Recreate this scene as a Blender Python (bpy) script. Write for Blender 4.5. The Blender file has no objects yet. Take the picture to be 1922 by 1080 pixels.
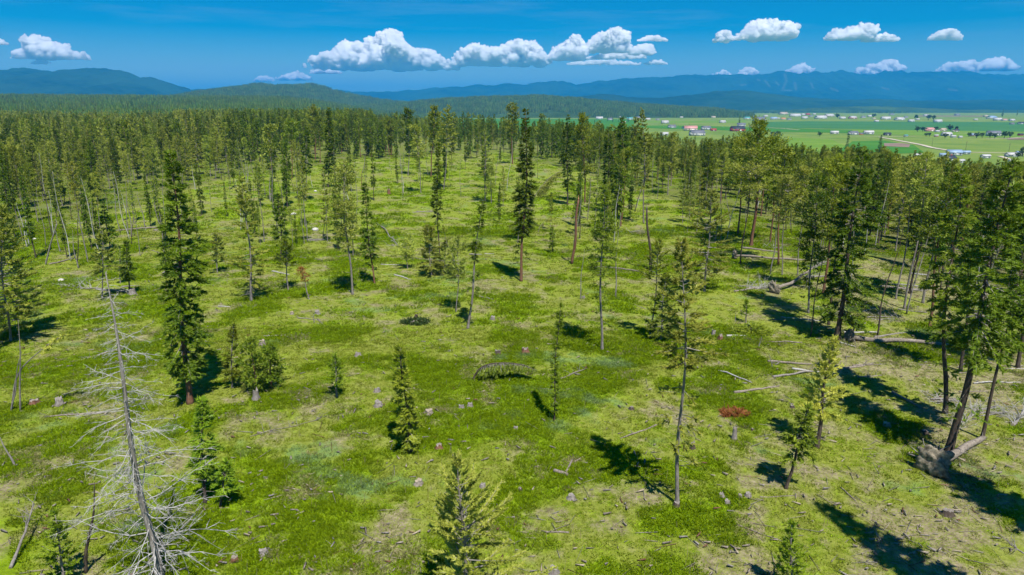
import bpy, math, random
import numpy as np
from mathutils import Vector, noise as mnoise

# ------------------------------------------------------------------ camera, light, exposure
SC = bpy.context.scene
COL = SC.collection
R = math.radians
CAM_H = 26.0
F_PX, CX, CY = 1282.0, 961.0, 540.0          # focal length and centre in photo pixels
PITCH = math.atan((CY - 200.0) / F_PX)
cam_data = bpy.data.cameras.new("camera")
cam_data.sensor_width = 36.0
cam_data.lens = 36.0 * F_PX / 1922.0
cam_data.clip_start = 0.5
cam_data.clip_end = 120000.0
cam = bpy.data.objects.new("camera", cam_data)
cam.location = (0, 0, CAM_H)
cam.rotation_euler = (math.pi / 2 - PITCH, 0, 0)
COL.objects.link(cam)
SC.camera = cam

SUN_EL, SUN_AZ = R(60), math.atan2(0.34, -0.94)
world = bpy.data.worlds.new("World")
SC.world = world
world.use_nodes = True
wn, wl = world.node_tree.nodes, world.node_tree.links
wn.clear()
w_out = wn.new("ShaderNodeOutputWorld")
w_bg = wn.new("ShaderNodeBackground")
w_bg.inputs[1].default_value = 0.064
sky = wn.new("ShaderNodeTexSky")
sky.sky_type = 'NISHITA'
sky.sun_disc = False
sky.sun_elevation = SUN_EL
sky.sun_rotation = SUN_AZ
sky.altitude = 900
sky.air_density = 1.0
sky.dust_density = 0.2
sky.ozone_density = 3.0
w_hs = wn.new("ShaderNodeHueSaturation")
w_hs.inputs["Hue"].default_value = 0.501
w_hs.inputs["Saturation"].default_value = 2.1
w_hs.inputs["Value"].default_value = 1.0
wl.new(sky.outputs[0], w_hs.inputs["Color"])
# thin cirrus streaks high up
w_tc = wn.new("ShaderNodeTexCoord")
w_map = wn.new("ShaderNodeMapping")
w_map.inputs["Scale"].default_value = (2.2, 2.2, 26.0)
w_map.inputs["Rotation"].default_value = (0, R(2.5), 0)
wl.new(w_tc.outputs["Generated"], w_map.inputs[0])
w_no = wn.new("ShaderNodeTexNoise")
w_no.inputs["Scale"].default_value = 1.7
w_no.inputs["Detail"].default_value = 6
w_no.inputs["Roughness"].default_value = 0.6
wl.new(w_map.outputs[0], w_no.inputs["Vector"])
w_rp = wn.new("ShaderNodeMapRange")
w_rp.inputs[1].default_value = 0.52
w_rp.inputs[2].default_value = 0.80
w_rp.inputs[3].default_value = 0.0
w_rp.inputs[4].default_value = 0.30
wl.new(w_no.outputs[0], w_rp.inputs[0])
w_mx = wn.new("ShaderNodeMix")
w_mx.data_type = 'RGBA'
w_mx.inputs["B"].default_value = (3.2, 5.6, 8.6, 1)
wl.new(w_rp.outputs[0], w_mx.inputs["Factor"])
wl.new(w_hs.outputs[0], w_mx.inputs["A"])
wl.new(w_mx.outputs["Result"], w_bg.inputs[0])
wl.new(w_bg.outputs[0], w_out.inputs[0])

sun_d = bpy.data.lights.new("sun", 'SUN')
sun_d.energy = 5.0
sun_d.angle = R(0.5)
sun_d.color = (1.0, 0.95, 0.87)
sun = bpy.data.objects.new("sun", sun_d)
sdir = Vector((-math.sin(SUN_AZ) * math.cos(SUN_EL), -math.cos(SUN_AZ) * math.cos(SUN_EL), -math.sin(SUN_EL)))
sun.rotation_euler = sdir.to_track_quat('-Z', 'Y').to_euler()
COL.objects.link(sun)

SC.view_settings.view_transform = 'Standard'
SC.view_settings.look = 'None'
SC.view_settings.exposure = 0.45
SC.view_settings.gamma = 1.0
SC.view_settings.use_curve_mapping = False
SC.render.engine = 'CYCLES'
SC.cycles.max_bounces = 38
SC.cycles.diffuse_bounces = 3
SC.cycles.transmission_bounces = 3
SC.cycles.volume_bounces = 36
SC.cycles.use_denoising = True
SC.cycles.use_adaptive_sampling = True
SC.cycles.adaptive_threshold = 0.02

rng = np.random.default_rng(11)
random.seed(5)

# ------------------------------------------------------------------ helpers
def smooth(x, a, b):
    t = np.clip((x - a) / (b - a), 0, 1)
    return t * t * (3 - 2 * t)

def _hash(ix, iy, seed):
    h = (ix.astype(np.int64) * 374761393 + iy.astype(np.int64) * 668265263 + seed * 1442695041) & 0xFFFFFFFF
    h = ((h ^ (h >> 13)) * 1274126177) & 0xFFFFFFFF
    return ((h ^ (h >> 16)) & 0xFFFF) / 65535.0

def vnoise(x, y, seed=0):
    ix, iy = np.floor(x), np.floor(y)
    fx, fy = x - ix, y - iy
    fx, fy = fx * fx * (3 - 2 * fx), fy * fy * (3 - 2 * fy)
    a, b = _hash(ix, iy, seed), _hash(ix + 1, iy, seed)
    c, d = _hash(ix, iy + 1, seed), _hash(ix + 1, iy + 1, seed)
    return (a * (1 - fx) + b * fx) * (1 - fy) + (c * (1 - fx) + d * fx) * fy

def fbm(x, y, wave, seed=0, octv=4, gain=0.5):
    x = np.asarray(x, float) / wave
    y = np.asarray(y, float) / wave
    s, a, n = 0.0, 1.0, 0.0
    for o in range(octv):
        s = s + a * vnoise(x * 1.0 + 17.3 * o, y * 1.0 - 9.1 * o, seed + o)
        n += a
        a *= gain
        x, y = x * 2.03, y * 2.03
    return s / n

def terrain(x, y):
    x, y = np.asarray(x, float), np.asarray(y, float)
    d = np.hypot(x, y)
    th = np.arctan2(x, y)
    e = np.interp(th, [-1.2, -.34, -.06, .2, .4, .6, 1.2], [1600, 1100, 600, 420, 235, 105, 70])
    w = np.interp(th, [-1.2, -.1, .4, .7], [700, 420, 360, 330])
    left = 1 - smooth(th, -0.33, -0.12)
    z = -26 * smooth(d - e, 0, w) * (1 - left)
    z = z + left * 56 * smooth(d, 900, 3600)
    amp = 1 - smooth(d, 300, 700)
    z = z + amp * 2.2 * (fbm(x, y, 70, 3, 3) - 0.5) * smooth(d, 20, 60)
    z = z + (1 - smooth(d, 120, 260)) * 0.5 * (fbm(x, y, 5.0, 7, 3) - 0.5)
    return z

CP, SP = math.cos(PITCH), math.sin(PITCH)
def ray(px, py):
    a, b = (px - CX) / F_PX, -(py - CY) / F_PX
    v = np.array([a, CP + b * SP, -SP + b * CP])
    return v / np.linalg.norm(v)

TS = np.geomspace(20, 30000, 2600)
def at(px, py):
    """ground point seen at a photo pixel"""
    v = ray(px, py)
    z = CAM_H + TS * v[2] - terrain(TS * v[0], TS * v[1])
    i = np.argmax(z < 0)
    if z[i] >= 0:
        i = len(TS) - 1
    a, b = z[max(i - 1, 0)], z[i]
    t = TS[max(i - 1, 0)] + (TS[i] - TS[max(i - 1, 0)]) * (a / (a - b) if a != b else 1)
    x, y = t * v[0], t * v[1]
    return np.array([x, y, float(terrain(x, y))])

def lift(px, py, Y):
    """the point at depth Y seen at a photo pixel"""
    v = ray(px, py)
    t = Y / v[1]
    return np.array([t * v[0], Y, CAM_H + t * v[2]])

def project(x, y, z):
    dz = z - CAM_H
    dep = y * CP - dz * SP
    up = y * SP + dz * CP
    return CX + F_PX * x / dep, CY - F_PX * up / dep

def depth(p):
    return p[1] * CP - (p[2] - CAM_H) * SP

def mesh(name, V, T, mats=(), mi=None, attr=None, quads=None, smooth_shade=False):
    """triangles (and quads) from numpy arrays"""
    me = bpy.data.meshes.new(name)
    V = np.asarray(V, np.float32).reshape(-1, 3)
    T = np.asarray(T, np.int32).reshape(-1, 3) if T is not None and len(T) else np.zeros((0, 3), np.int32)
    Q = np.asarray(quads, np.int32).reshape(-1, 4) if quads is not None and len(quads) else np.zeros((0, 4), np.int32)
    nt, nq = len(T), len(Q)
    me.vertices.add(len(V))
    me.vertices.foreach_set("co", V.ravel())
    me.loops.add(nt * 3 + nq * 4)
    me.loops.foreach_set("vertex_index", np.concatenate([T.ravel(), Q.ravel()]))
    me.polygons.add(nt + nq)
    st = np.concatenate([np.arange(nt) * 3, nt * 3 + np.arange(nq) * 4]).astype(np.int32)
    me.polygons.foreach_set("loop_start", st)
    if mi is not None:
        me.polygons.foreach_set("material_index", np.asarray(mi, np.int32))
    if smooth_shade:
        me.polygons.foreach_set("use_smooth", np.ones(nt + nq, bool))
    for m in mats:
        me.materials.append(m)
    for k, a in (attr or {}).items():
        at_ = me.attributes.new(k, 'FLOAT', 'POINT')
        at_.data.foreach_set("value", np.asarray(a, np.float32))
    me.update(calc_edges=True)
    return me

def link(name, me, parent=None, loc=None):
    o = bpy.data.objects.new(name, me)
    COL.objects.link(o)
    if parent is not None:
        o.parent = parent
    if loc is not None:
        o.location = loc
    return o

def tag(o, label, cat, group=None):
    o["label"] = label
    o["category"] = cat
    if group:
        o["group"] = group
    return o

def root(name, loc, label, cat, group=None, rz=0.0):
    o = bpy.data.objects.new(name, None)
    COL.objects.link(o)
    o.location = [float(c) for c in loc]
    o.rotation_euler = (0, 0, rz)
    o.empty_display_size = 0.3
    return tag(o, label, cat, group)

def kind(o, k):
    o["kind"] = k
    return o

class MB:
    """collects pieces into one mesh"""
    def __init__(self):
        self.V, self.T, self.Q, self.mt, self.mq, self.tint, self.n = [], [], [], [], [], [], 0
    def add(self, V, T=None, Q=None, m=0, tint=0.5):
        V = np.asarray(V, float).reshape(-1, 3)
        if T is not None and len(T):
            T = np.asarray(T, int).reshape(-1, 3)
            self.T.append(T + self.n); self.mt.append(np.full(len(T), m))
        if Q is not None and len(Q):
            Q = np.asarray(Q, int).reshape(-1, 4)
            self.Q.append(Q + self.n); self.mq.append(np.full(len(Q), m))
        self.V.append(V)
        t = np.asarray(tint, float)
        self.tint.append(np.full(len(V), float(t)) if t.ndim == 0 else t)
        self.n += len(V)
    def build(self, name, mats, smooth_shade=False):
        T = np.concatenate(self.T) if self.T else None
        Q = np.concatenate(self.Q) if self.Q else None
        mi = np.concatenate(self.mt + self.mq) if (self.mt or self.mq) else None
        return mesh(name, np.concatenate(self.V), T, mats, mi, {"tint": np.concatenate(self.tint)}, Q, smooth_shade)
    def tube(self, P, rad, sides=6, m=0, tint=0.5, cap=True, rough=0.0):
        P = np.asarray(P, float)
        rad = np.broadcast_to(np.asarray(rad, float), (len(P),))
        tan = np.gradient(P, axis=0)
        tan /= np.linalg.norm(tan, axis=1)[:, None] + 1e-9
        ref = np.array([0.31, 0.95, 0.07]) if abs(tan[0][2]) > 0.7 else np.array([0.05, 0.1, 1.0])
        a = np.cross(tan, ref); a /= np.linalg.norm(a, axis=1)[:, None] + 1e-9
        b = np.cross(tan, a)
        ang = np.arange(sides) * 2 * math.pi / sides
        rr = rad[:, None] * (1 + (rng.uniform(-rough, rough, (len(P), sides)) if rough else 0))
        ring = P[:, None, :] + rr[:, :, None] * (np.cos(ang)[None, :, None] * a[:, None, :] + np.sin(ang)[None, :, None] * b[:, None, :])
        n = len(P)
        i, j = np.meshgrid(np.arange(n - 1), np.arange(sides), indexing='ij')
        j2 = (j + 1) % sides
        Q = np.stack([i * sides + j, (i + 1) * sides + j, (i + 1) * sides + j2, i * sides + j2], -1).reshape(-1, 4)
        V = ring.reshape(-1, 3)
        T = []
        if cap:
            V = np.concatenate([V, P[:1], P[-1:]])
            c0, c1 = n * sides, n * sides + 1
            T = [(c0, k, (k + 1) % sides) for k in range(sides)] + [(c1, (n - 1) * sides + (k + 1) % sides, (n - 1) * sides + k) for k in range(sides)]
        self.add(V, T, Q, m, tint)
    def box(self, x0, x1, y0, y1, z0, z1, m=0):
        V = [(x, y, z) for z in (z0, z1) for y in (y0, y1) for x in (x0, x1)]
        Q = [(0, 2, 3, 1), (4, 5, 7, 6), (0, 1, 5, 4), (1, 3, 7, 5), (3, 2, 6, 7), (2, 0, 4, 6)]
        self.add(V, None, Q, m)

# ------------------------------------------------------------------ materials
def mat(name):
    m = bpy.data.materials.new(name)
    m.use_nodes = True
    m.node_tree.nodes.clear()
    return m, m.node_tree.nodes, m.node_tree.links

def N(ns, t, **kw):
    n = ns.new(t)
    for k, v in kw.items():
        setattr(n, k, v)
    return n

def mixc(ns, ls, fac, a, b, mode='MIX'):
    n = ns.new("ShaderNodeMix"); n.data_type = 'RGBA'; n.blend_type = mode
    for s, v in (("Factor", fac), ("A", a), ("B", b)):
        if hasattr(v, "is_linked"):
            ls.new(v, n.inputs[s])
        elif s == "Factor":
            n.inputs[s].default_value = v
        else:
            n.inputs[s].default_value = (*v, 1)
    return n.outputs["Result"]

def ramp(ns, ls, src, a, b, lo=0.0, hi=1.0):
    n = ns.new("ShaderNodeMapRange")
    n.inputs[1].default_value, n.inputs[2].default_value = a, b
    n.inputs[3].default_value, n.inputs[4].default_value = lo, hi
    ls.new(src, n.inputs[0])
    return n.outputs[0]

def noise_tex(ns, ls, vec, scale, detail=3, rough=0.55):
    n = ns.new("ShaderNodeTexNoise")
    n.inputs["Scale"].default_value, n.inputs["Detail"].default_value, n.inputs["Roughness"].default_value = scale, detail, rough
    if vec is not None:
        ls.new(vec, n.inputs["Vector"])
    return n.outputs[0]

def foliage(name, c0, c1, var=0.5, transl=0.3):
    m, ns, ls = mat(name)
    out = ns.new("ShaderNodeOutputMaterial")
    at_ = N(ns, "ShaderNodeAttribute", attribute_name="tint")
    col = mixc(ns, ls, at_.outputs["Fac"], c0, c1)
    oi = ns.new("ShaderNodeObjectInfo")
    hs = ns.new("ShaderNodeHueSaturation")
    ls.new(ramp(ns, ls, oi.outputs["Random"], 0, 1, 1 - 0.45 * var, 1 + 0.5 * var), hs.inputs["Value"])
    mul = N(ns, "ShaderNodeMath", operation='MULTIPLY'); mul.inputs[1].default_value = 7.31
    ls.new(oi.outputs["Random"], mul.inputs[0])
    fr = N(ns, "ShaderNodeMath", operation='FRACT'); ls.new(mul.outputs[0], fr.inputs[0])
    ls.new(ramp(ns, ls, fr.outputs[0], 0, 1, 0.5 - 0.022 * var, 0.5 + 0.03 * var), hs.inputs["Hue"])
    ls.new(col, hs.inputs["Color"])
    d = ns.new("ShaderNodeBsdfDiffuse"); t = ns.new("ShaderNodeBsdfTranslucent"); g = ns.new("ShaderNodeBsdfGlossy")
    ls.new(hs.outputs[0], d.inputs[0]); ls.new(hs.outputs[0], t.inputs[0])
    g.inputs["Roughness"].default_value = 0.45
    g.inputs[0].default_value = (0.6, 0.65, 0.5, 1)
    ms = ns.new("ShaderNodeMixShader"); ms.inputs[0].default_value = transl
    ls.new(d.outputs[0], ms.inputs[1]); ls.new(t.outputs[0], ms.inputs[2])
    m2 = ns.new("ShaderNodeMixShader"); m2.inputs[0].default_value = 0.025
    ls.new(ms.outputs[0], m2.inputs[1]); ls.new(g.outputs[0], m2.inputs[2])
    ls.new(m2.outputs[0], out.inputs[0])
    return m

def bark(name, c0, c1, zs=1.5, rough=0.9, sc=6.0):
    m, ns, ls = mat(name)
    out = ns.new("ShaderNodeOutputMaterial")
    p = ns.new("ShaderNodeBsdfPrincipled"); p.inputs["Roughness"].default_value = rough
    p.inputs["Specular IOR Level"].default_value = 0.15
    tc = ns.new("ShaderNodeTexCoord"); mp = ns.new("ShaderNodeMapping")
    mp.inputs["Scale"].default_value = (sc, sc, zs)
    ls.new(tc.outputs["Object"], mp.inputs[0])
    n1 = noise_tex(ns, ls, mp.outputs[0], 1.6, 5, 0.65)
    n2 = noise_tex(ns, ls, tc.outputs["Object"], 0.7, 3)
    f = ramp(ns, ls, n1, 0.34, 0.66)
    col = mixc(ns, ls, f, c0, c1)
    col = mixc(ns, ls, ramp(ns, ls, n2, 0.3, 0.7, 0, 0.45), col, tuple(0.55 * c for c in c0))
    ls.new(col, p.inputs["Base Color"])
    b = ns.new("ShaderNodeBump"); b.inputs["Strength"].default_value = 0.8; b.inputs["Distance"].default_value = 0.04
    ls.new(n1, b.inputs["Height"]); ls.new(b.outputs[0], p.inputs["Normal"])
    ls.new(p.outputs[0], out.inputs[0])
    return m

def plain(name, c, rough=0.7, var=0.25, sc=3.0, metal=0.0):
    m, ns, ls = mat(name)
    out = ns.new("ShaderNodeOutputMaterial")
    p = ns.new("ShaderNodeBsdfPrincipled")
    p.inputs["Roughness"].default_value = rough; p.inputs["Metallic"].default_value = metal
    tc = ns.new("ShaderNodeTexCoord")
    n1 = noise_tex(ns, ls, tc.outputs["Object"], sc, 4, 0.6)
    col = mixc(ns, ls, ramp(ns, ls, n1, 0.3, 0.7), tuple(x * (1 - var) for x in c), tuple(min(1, x * (1 + var)) for x in c))
    ls.new(col, p.inputs["Base Color"])
    ls.new(p.outputs[0], out.inputs[0])
    return m

M = {}
M['fir'] = foliage("fir_needles", (0.070, 0.125, 0.008), (0.185, 0.265, 0.016))
M['pine'] = foliage("pine_needles", (0.130, 0.185, 0.010), (0.310, 0.360, 0.032))
M['olive'] = foliage("olive_needles", (0.235, 0.285, 0.030), (0.480, 0.510, 0.085))
M['pale'] = foliage("pale_olive_needles", (0.330, 0.385, 0.045), (0.580, 0.610, 0.110))
M['bright'] = foliage("bright_needles", (0.170, 0.270, 0.012), (0.330, 0.440, 0.030))
M['rust'] = foliage("rusty_needles", (0.22, 0.085, 0.02), (0.42, 0.19, 0.06))
M['far'] = foliage("far_forest_foliage", (0.040, 0.085, 0.014), (0.100, 0.170, 0.026), 0.9)
M['leafy'] = foliage("leafy_foliage", (0.035, 0.070, 0.016), (0.075, 0.120, 0.03), 0.6)
M['bark_grey'] = bark("grey_bark", (0.15, 0.125, 0.105), (0.36, 0.33, 0.30))
M['bark_dark'] = bark("dark_bark", (0.045, 0.035, 0.028), (0.15, 0.115, 0.09))
M['bark_red'] = bark("reddish_pine_bark", (0.13, 0.06, 0.035), (0.27, 0.15, 0.095))
M['dead'] = bark("weathered_dead_wood", (0.17, 0.15, 0.13), (0.38, 0.35, 0.32), 1.0)
M['silver'] = bark("silvery_dead_wood", (0.34, 0.325, 0.305), (0.66, 0.64, 0.61), 1.0)
M['twig'] = plain("grey_twig_wood", (0.30, 0.27, 0.24), 0.9)
M['log'] = bark("fallen_log_wood", (0.16, 0.13, 0.105), (0.40, 0.35, 0.29), 6.0, 0.9, 3.0)
M['cut'] = plain("pale_cut_wood", (0.36, 0.30, 0.22), 0.8)
M['orange'] = plain("raw_split_wood", (0.42, 0.22, 0.10), 0.8)
M['soil'] = bark("clinging_root_soil", (0.10, 0.085, 0.06), (0.40, 0.35, 0.26), 2.5, 0.95, 2.5)

# ------------------------------------------------------------------ ground masks shared by the soil and the tufts
def masks(x, y):
    x, y = np.asarray(x, float), np.asarray(y, float)
    lush = smooth(fbm(x, y, 6.5, 21, 5, 0.66) + 0.22 * (fbm(x, y, 30, 24, 2) - .5), 0.42, 0.62)
    sage = smooth(fbm(x + 0.3 * y, y * 1.25, 6.0, 31, 5, 0.6), 0.64, 0.76)
    sage = sage * smooth(fbm(x, y, 1.4, 37, 3), 0.34, 0.56)
    right = smooth(x - 0.36 * y, -6, 24)
    dry = smooth(fbm(x, y, 3.5, 41, 5, 0.72) + 0.17 * right, 0.50, 0.72)
    return lush, sage, dry

def ground_mat():
    m, ns, ls = mat("meadow_ground")
    out = ns.new("ShaderNodeOutputMaterial")
    p = ns.new("ShaderNodeBsdfPrincipled"); p.inputs["Roughness"].default_value = 0.95
    p.inputs["Specular IOR Level"].default_value = 0.1
    geo = ns.new("ShaderNodeNewGeometry")
    A = lambda n: N(ns, "ShaderNodeAttribute", attribute_name=n).outputs["Fac"]
    fine = noise_tex(ns, ls, geo.outputs["Position"], 2.3, 6, 0.7)
    spk = noise_tex(ns, ls, geo.outputs["Position"], 6.5, 4, 0.7)
    mid = noise_tex(ns, ls, geo.outputs["Position"], 0.45, 5, 0.65)
    base = mixc(ns, ls, ramp(ns, ls, fine, 0.35, 0.65), (0.150, 0.195, 0.014), (0.270, 0.300, 0.055))
    lushc = mixc(ns, ls, ramp(ns, ls, fine, 0.35, 0.68), (0.125, 0.205, 0.004), (0.245, 0.345, 0.010))
    col = mixc(ns, ls, A("lush"), base, lushc)
    bright = N(ns, "ShaderNodeMath", operation='MULTIPLY')
    ls.new(ramp(ns, ls, mid, 0.5, 0.62), bright.inputs[0]); ls.new(ramp(ns, ls, spk, 0.5, 0.6), bright.inputs[1])
    col = mixc(ns, ls, bright.outputs[0], col, (0.27, 0.40, 0.012))
    dk = N(ns, "ShaderNodeMath", operation='MULTIPLY'); ls.new(A("dry"), dk.inputs[0]); ls.new(ramp(ns, ls, spk, 0.36, 0.56), dk.inputs[1])
    dryc = mixc(ns, ls, ramp(ns, ls, fine, 0.38, 0.62), (0.15, 0.122, 0.070), (0.36, 0.30, 0.20))
    col = mixc(ns, ls, dk.outputs[0], col, dryc)
    sg = N(ns, "ShaderNodeMath", operation='MULTIPLY'); ls.new(A("sage"), sg.inputs[0]); ls.new(ramp(ns, ls, fine, 0.3, 0.6), sg.inputs[1])
    col = mixc(ns, ls, sg.outputs[0], col, (0.17, 0.27, 0.075))
    # forest floor and the valley farmland beyond
    col = mixc(ns, ls, A("forest_floor"), col, (0.10, 0.115, 0.035))
    vfine = noise_tex(ns, ls, geo.outputs["Position"], 0.012, 6, 0.6)
    vcol = mixc(ns, ls, ramp(ns, ls, vfine, 0.35, 0.65), (0.115, 0.20, 0.030), (0.21, 0.27, 0.050))
    col = mixc(ns, ls, A("valley"), col, vcol)
    ls.new(col, p.inputs["Base Color"])
    b = ns.new("ShaderNodeBump"); b.inputs["Strength"].default_value = 1.0; b.inputs["Distance"].default_value = 0.18
    ls.new(fine, b.inputs["Height"]); ls.new(b.outputs[0], p.inputs["Normal"])
    ls.new(p.outputs[0], out.inputs[0])
    return m

# forest edge in the photograph: ground pixels above this line belong to the dense stand
EDGE_X = [-700, 0, 100, 250, 330, 420, 500, 640, 800, 950, 1050, 1130, 1250, 1350, 1450, 1600, 1700, 1850, 2000, 2600]
EDGE_Y = [560, 470, 430, 395, 362, 345, 325, 302, 289, 291, 318, 345, 372, 405, 425, 478, 512, 560, 600, 700]

def is_forest(x, y):
    px, py = project(np.asarray(x, float), np.maximum(np.asarray(y, float), 5), terrain(x, y))
    return (py < np.interp(px, EDGE_X, EDGE_Y) + 26 * (fbm(x, y, 30, 77, 3) - 0.5)), px, py

# ------------------------------------------------------------------ ground sheet
def build_ground():
    r = np.concatenate([[0.5, 8, 14], np.geomspace(20, 260, 290), np.geomspace(264, 38000, 200)])
    th = np.concatenate([np.linspace(-math.pi, -0.8, 40)[:-1], np.linspace(-0.8, 0.8, 320), np.linspace(0.8, math.pi, 40)[1:]])
    Rr, Th = np.meshgrid(r, th, indexing='ij')
    X, Y = Rr * np.sin(Th), Rr * np.cos(Th)
    Z = terrain(X, Y)
    lush, sage, dry = masks(X, Y)
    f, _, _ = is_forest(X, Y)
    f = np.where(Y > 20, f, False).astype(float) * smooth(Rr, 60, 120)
    val = smooth(-Z, 10, 22) * smooth(Rr, 250, 500)
    n, k = Rr.shape
    i, j = np.meshgrid(np.arange(n - 1), np.arange(k - 1), indexing='ij')
    Q = np.stack([i * k + j, i * k + j + 1, (i + 1) * k + j + 1, (i + 1) * k + j], -1).reshape(-1, 4)[:, ::-1]
    me = mesh("ground", np.stack([X, Y, Z], -1), None, [ground_mat()], None,
              {"lush": lush.ravel(), "sage": sage.ravel(), "dry": dry.ravel(), "forest_floor": (f * 0.55).ravel(), "valley": val.ravel()}, Q, True)
    kind(link("ground", me), "structure")
build_ground()

# ------------------------------------------------------------------ hills and mountains
def hill_mat(name, c0, c1, sc, streaks=False):
    m, ns, ls = mat(name)
    out = ns.new("ShaderNodeOutputMaterial")
    p = ns.new("ShaderNodeBsdfPrincipled"); p.inputs["Roughness"].default_value = 1.0
    p.inputs["Specular IOR Level"].default_value = 0.0
    geo = ns.new("ShaderNodeNewGeometry")
    n1 = noise_tex(ns, ls, geo.outputs["Position"], sc, 8, 0.72)
    n2 = noise_tex(ns, ls, geo.outputs["Position"], sc * 0.09, 5, 0.6)
    col = mixc(ns, ls, ramp(ns, ls, n1, 0.36, 0.64), c0, c1)
    col = mixc(ns, ls, ramp(ns, ls, n2, 0.42, 0.62, 0, 0.7), col, tuple(1.5 * c for c in c1))
    if streaks:
        at_ = N(ns, "ShaderNodeAttribute", attribute_name="bare")
        col = mixc(ns, ls, at_.outputs["Fac"], col, (0.16, 0.18, 0.13))
    ls.new(col, p.inputs["Base Color"])
    b = ns.new("ShaderNodeBump"); b.inputs["Strength"].default_value = 1.0; b.inputs["Distance"].default_value = 12.0
    ls.new(n1, b.inputs["Height"]); ls.new(b.outputs[0], p.inputs["Normal"])
    ls.new(p.outputs[0], out.inputs[0])
    return m

def ridge(name, D, prof, front, back, m, base=-40.0, rough=0.16, wave=900, seed=1, nx=260, ny=60, bare=None, kindname="structure"):
    """a long hill whose crest passes over the given photo silhouette at distance D"""
    pts = [lift(px, py, D) for px, py in prof]
    xs = np.array([p[0] for p in pts]); zs = np.array([p[2] for p in pts])
    X = np.linspace(xs[0], xs[-1], nx)
    crest = np.interp(X, xs, zs)
    crest = crest + np.minimum(crest - base, 900) * (0.13 if D < 12000 else 0.24) * (fbm(X, X * 0, wave * 0.28, seed + 50, 5, 0.62) - 0.5)
    v = np.concatenate([np.linspace(-1, 0, ny), np.linspace(0, 1, ny // 3)[1:]])
    XX, VV = np.meshgrid(X, v, indexing='ij')
    YY = D + np.where(VV < 0, VV * front, VV * back)
    fall = np.where(VV < 0, 1 - np.abs(VV) ** 1.35, 1 - VV ** 1.6)
    spur = np.minimum(fbm(XX, YY * 0.45, wave, seed, 5, 0.55) - 0.72, 0)
    H = crest[:, None] - base
    ZZ = base + H * np.clip(fall + rough * 2.6 * spur * np.abs(VV) ** 0.6 * (1 - np.abs(VV)) ** 0.4 * 1.6, 0, 1.02)
    ZZ = ZZ + np.minimum(H, 500) * 0.09 * (fbm(XX, YY, wave * 0.16, seed + 9, 4) - 0.5) * (fall > 0.02)
    n, kk = XX.shape
    i, j = np.meshgrid(np.arange(n - 1), np.arange(kk - 1), indexing='ij')
    Q = np.stack([i * kk + j, (i + 1) * kk + j, (i + 1) * kk + j + 1, i * kk + j + 1], -1).reshape(-1, 4)
    V = np.stack([XX, YY, ZZ], -1).reshape(-1, 3)
    attr = {"bare": np.zeros(len(V)) if bare is None else bare(V)}
    o = kind(link(name, mesh(name, V, None, [m], None, attr, Q, True)), kindname)
    return V, o, (X, crest)

hm_far = hill_mat("far_range_forest", (0.010, 0.030, 0.018), (0.024, 0.055, 0.028), 0.010, True)
hm_mid = hill_mat("wooded_hill_forest", (0.022, 0.050, 0.016), (0.055, 0.095, 0.026), 0.035)

def ski_runs(V):
    px, py = project(V[:, 0], V[:, 1], V[:, 2])
    b = np.zeros(len(V))
    for (x0, y0, x1, y1, w) in [(1473, 140, 1476, 152, 2.5), (1476, 152, 1470, 166, 2.2), (1492, 156, 1494, 168, 2.4), (1436, 152, 1444, 162, 1.8), (1456, 154, 1462, 160, 1.5),
                                (1522, 156, 1526, 165, 1.8), (1390, 160, 1400, 159, 1.5), (1468, 170, 1486, 170, 1.4), (1560, 166, 1572, 171, 2.2), (1780, 168, 1796, 170, 1.8), (1655, 165, 1668, 168, 1.6), (1422, 150, 1426, 151, 1.5)]:
        ex, ey = x1 - x0, y1 - y0
        t = np.clip(((px - x0) * ex + (py - y0) * ey) / (ex * ex + ey * ey), 0, 1)
        dd = np.hypot(px - x0 - t * ex, py - y0 - t * ey)
        b = np.maximum(b, np.clip(1.4 - dd / w, 0, 1))
    return b * 0.4

ridge("far_mountain_range", 15500, [(380, 200), (560, 176), (620, 167), (690, 172), (740, 171), (800, 169), (850, 162), (900, 161), (940, 157), (990, 160), (1030, 153), (1052, 152), (1085, 157), (1120, 152), (1170, 148), (1230, 145), (1275, 141),
      (1320, 141), (1365, 138), (1400, 139), (1430, 140), (1460, 133), (1500, 136), (1540, 139), (1590, 134), (1630, 137), (1670, 134), (1720, 139), (1770, 135), (1810, 137), (1850, 141), (1922, 139), (2050, 145), (2300, 160)],
      3600, 2500, hm_far, -60, 0.30, 1300, 5, 700, 56, ski_runs)
ridge("far_blue_ridge", 13500, [(240, 188), (330, 172), (370, 168), (400, 167), (440, 165), (480, 170), (540, 178), (620, 190), (700, 200)], 2500, 2000, hm_far, -50, 0.2, 1500, 8, 160, 40)
ridge("dark_mountain", 9500, [(-500, 150), (-300, 142), (-120, 134), (0, 129), (40, 128), (70, 132), (105, 138), (130, 132), (165, 129), (200, 130), (235, 133), (262, 146), (280, 146), (300, 152), (320, 161), (335, 169), (380, 182), (420, 196), (470, 204)],
      3400, 2500, hm_far, -30, 0.32, 1000, 13, 330, 80)
ridge("low_blue_hills", 8600, [(900, 202), (1040, 190), (1095, 180), (1140, 177), (1180, 183), (1240, 183), (1290, 178), (1340, 172), (1400, 170), (1440, 175), (1480, 181), (1530, 184), (1580, 187), (1640, 186), (1720, 189), (1800, 188), (1922, 188), (2100, 190), (2300, 198)],
      1900, 1700, hm_far, -40, 0.24, 900, 17, 420, 60)
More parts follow.
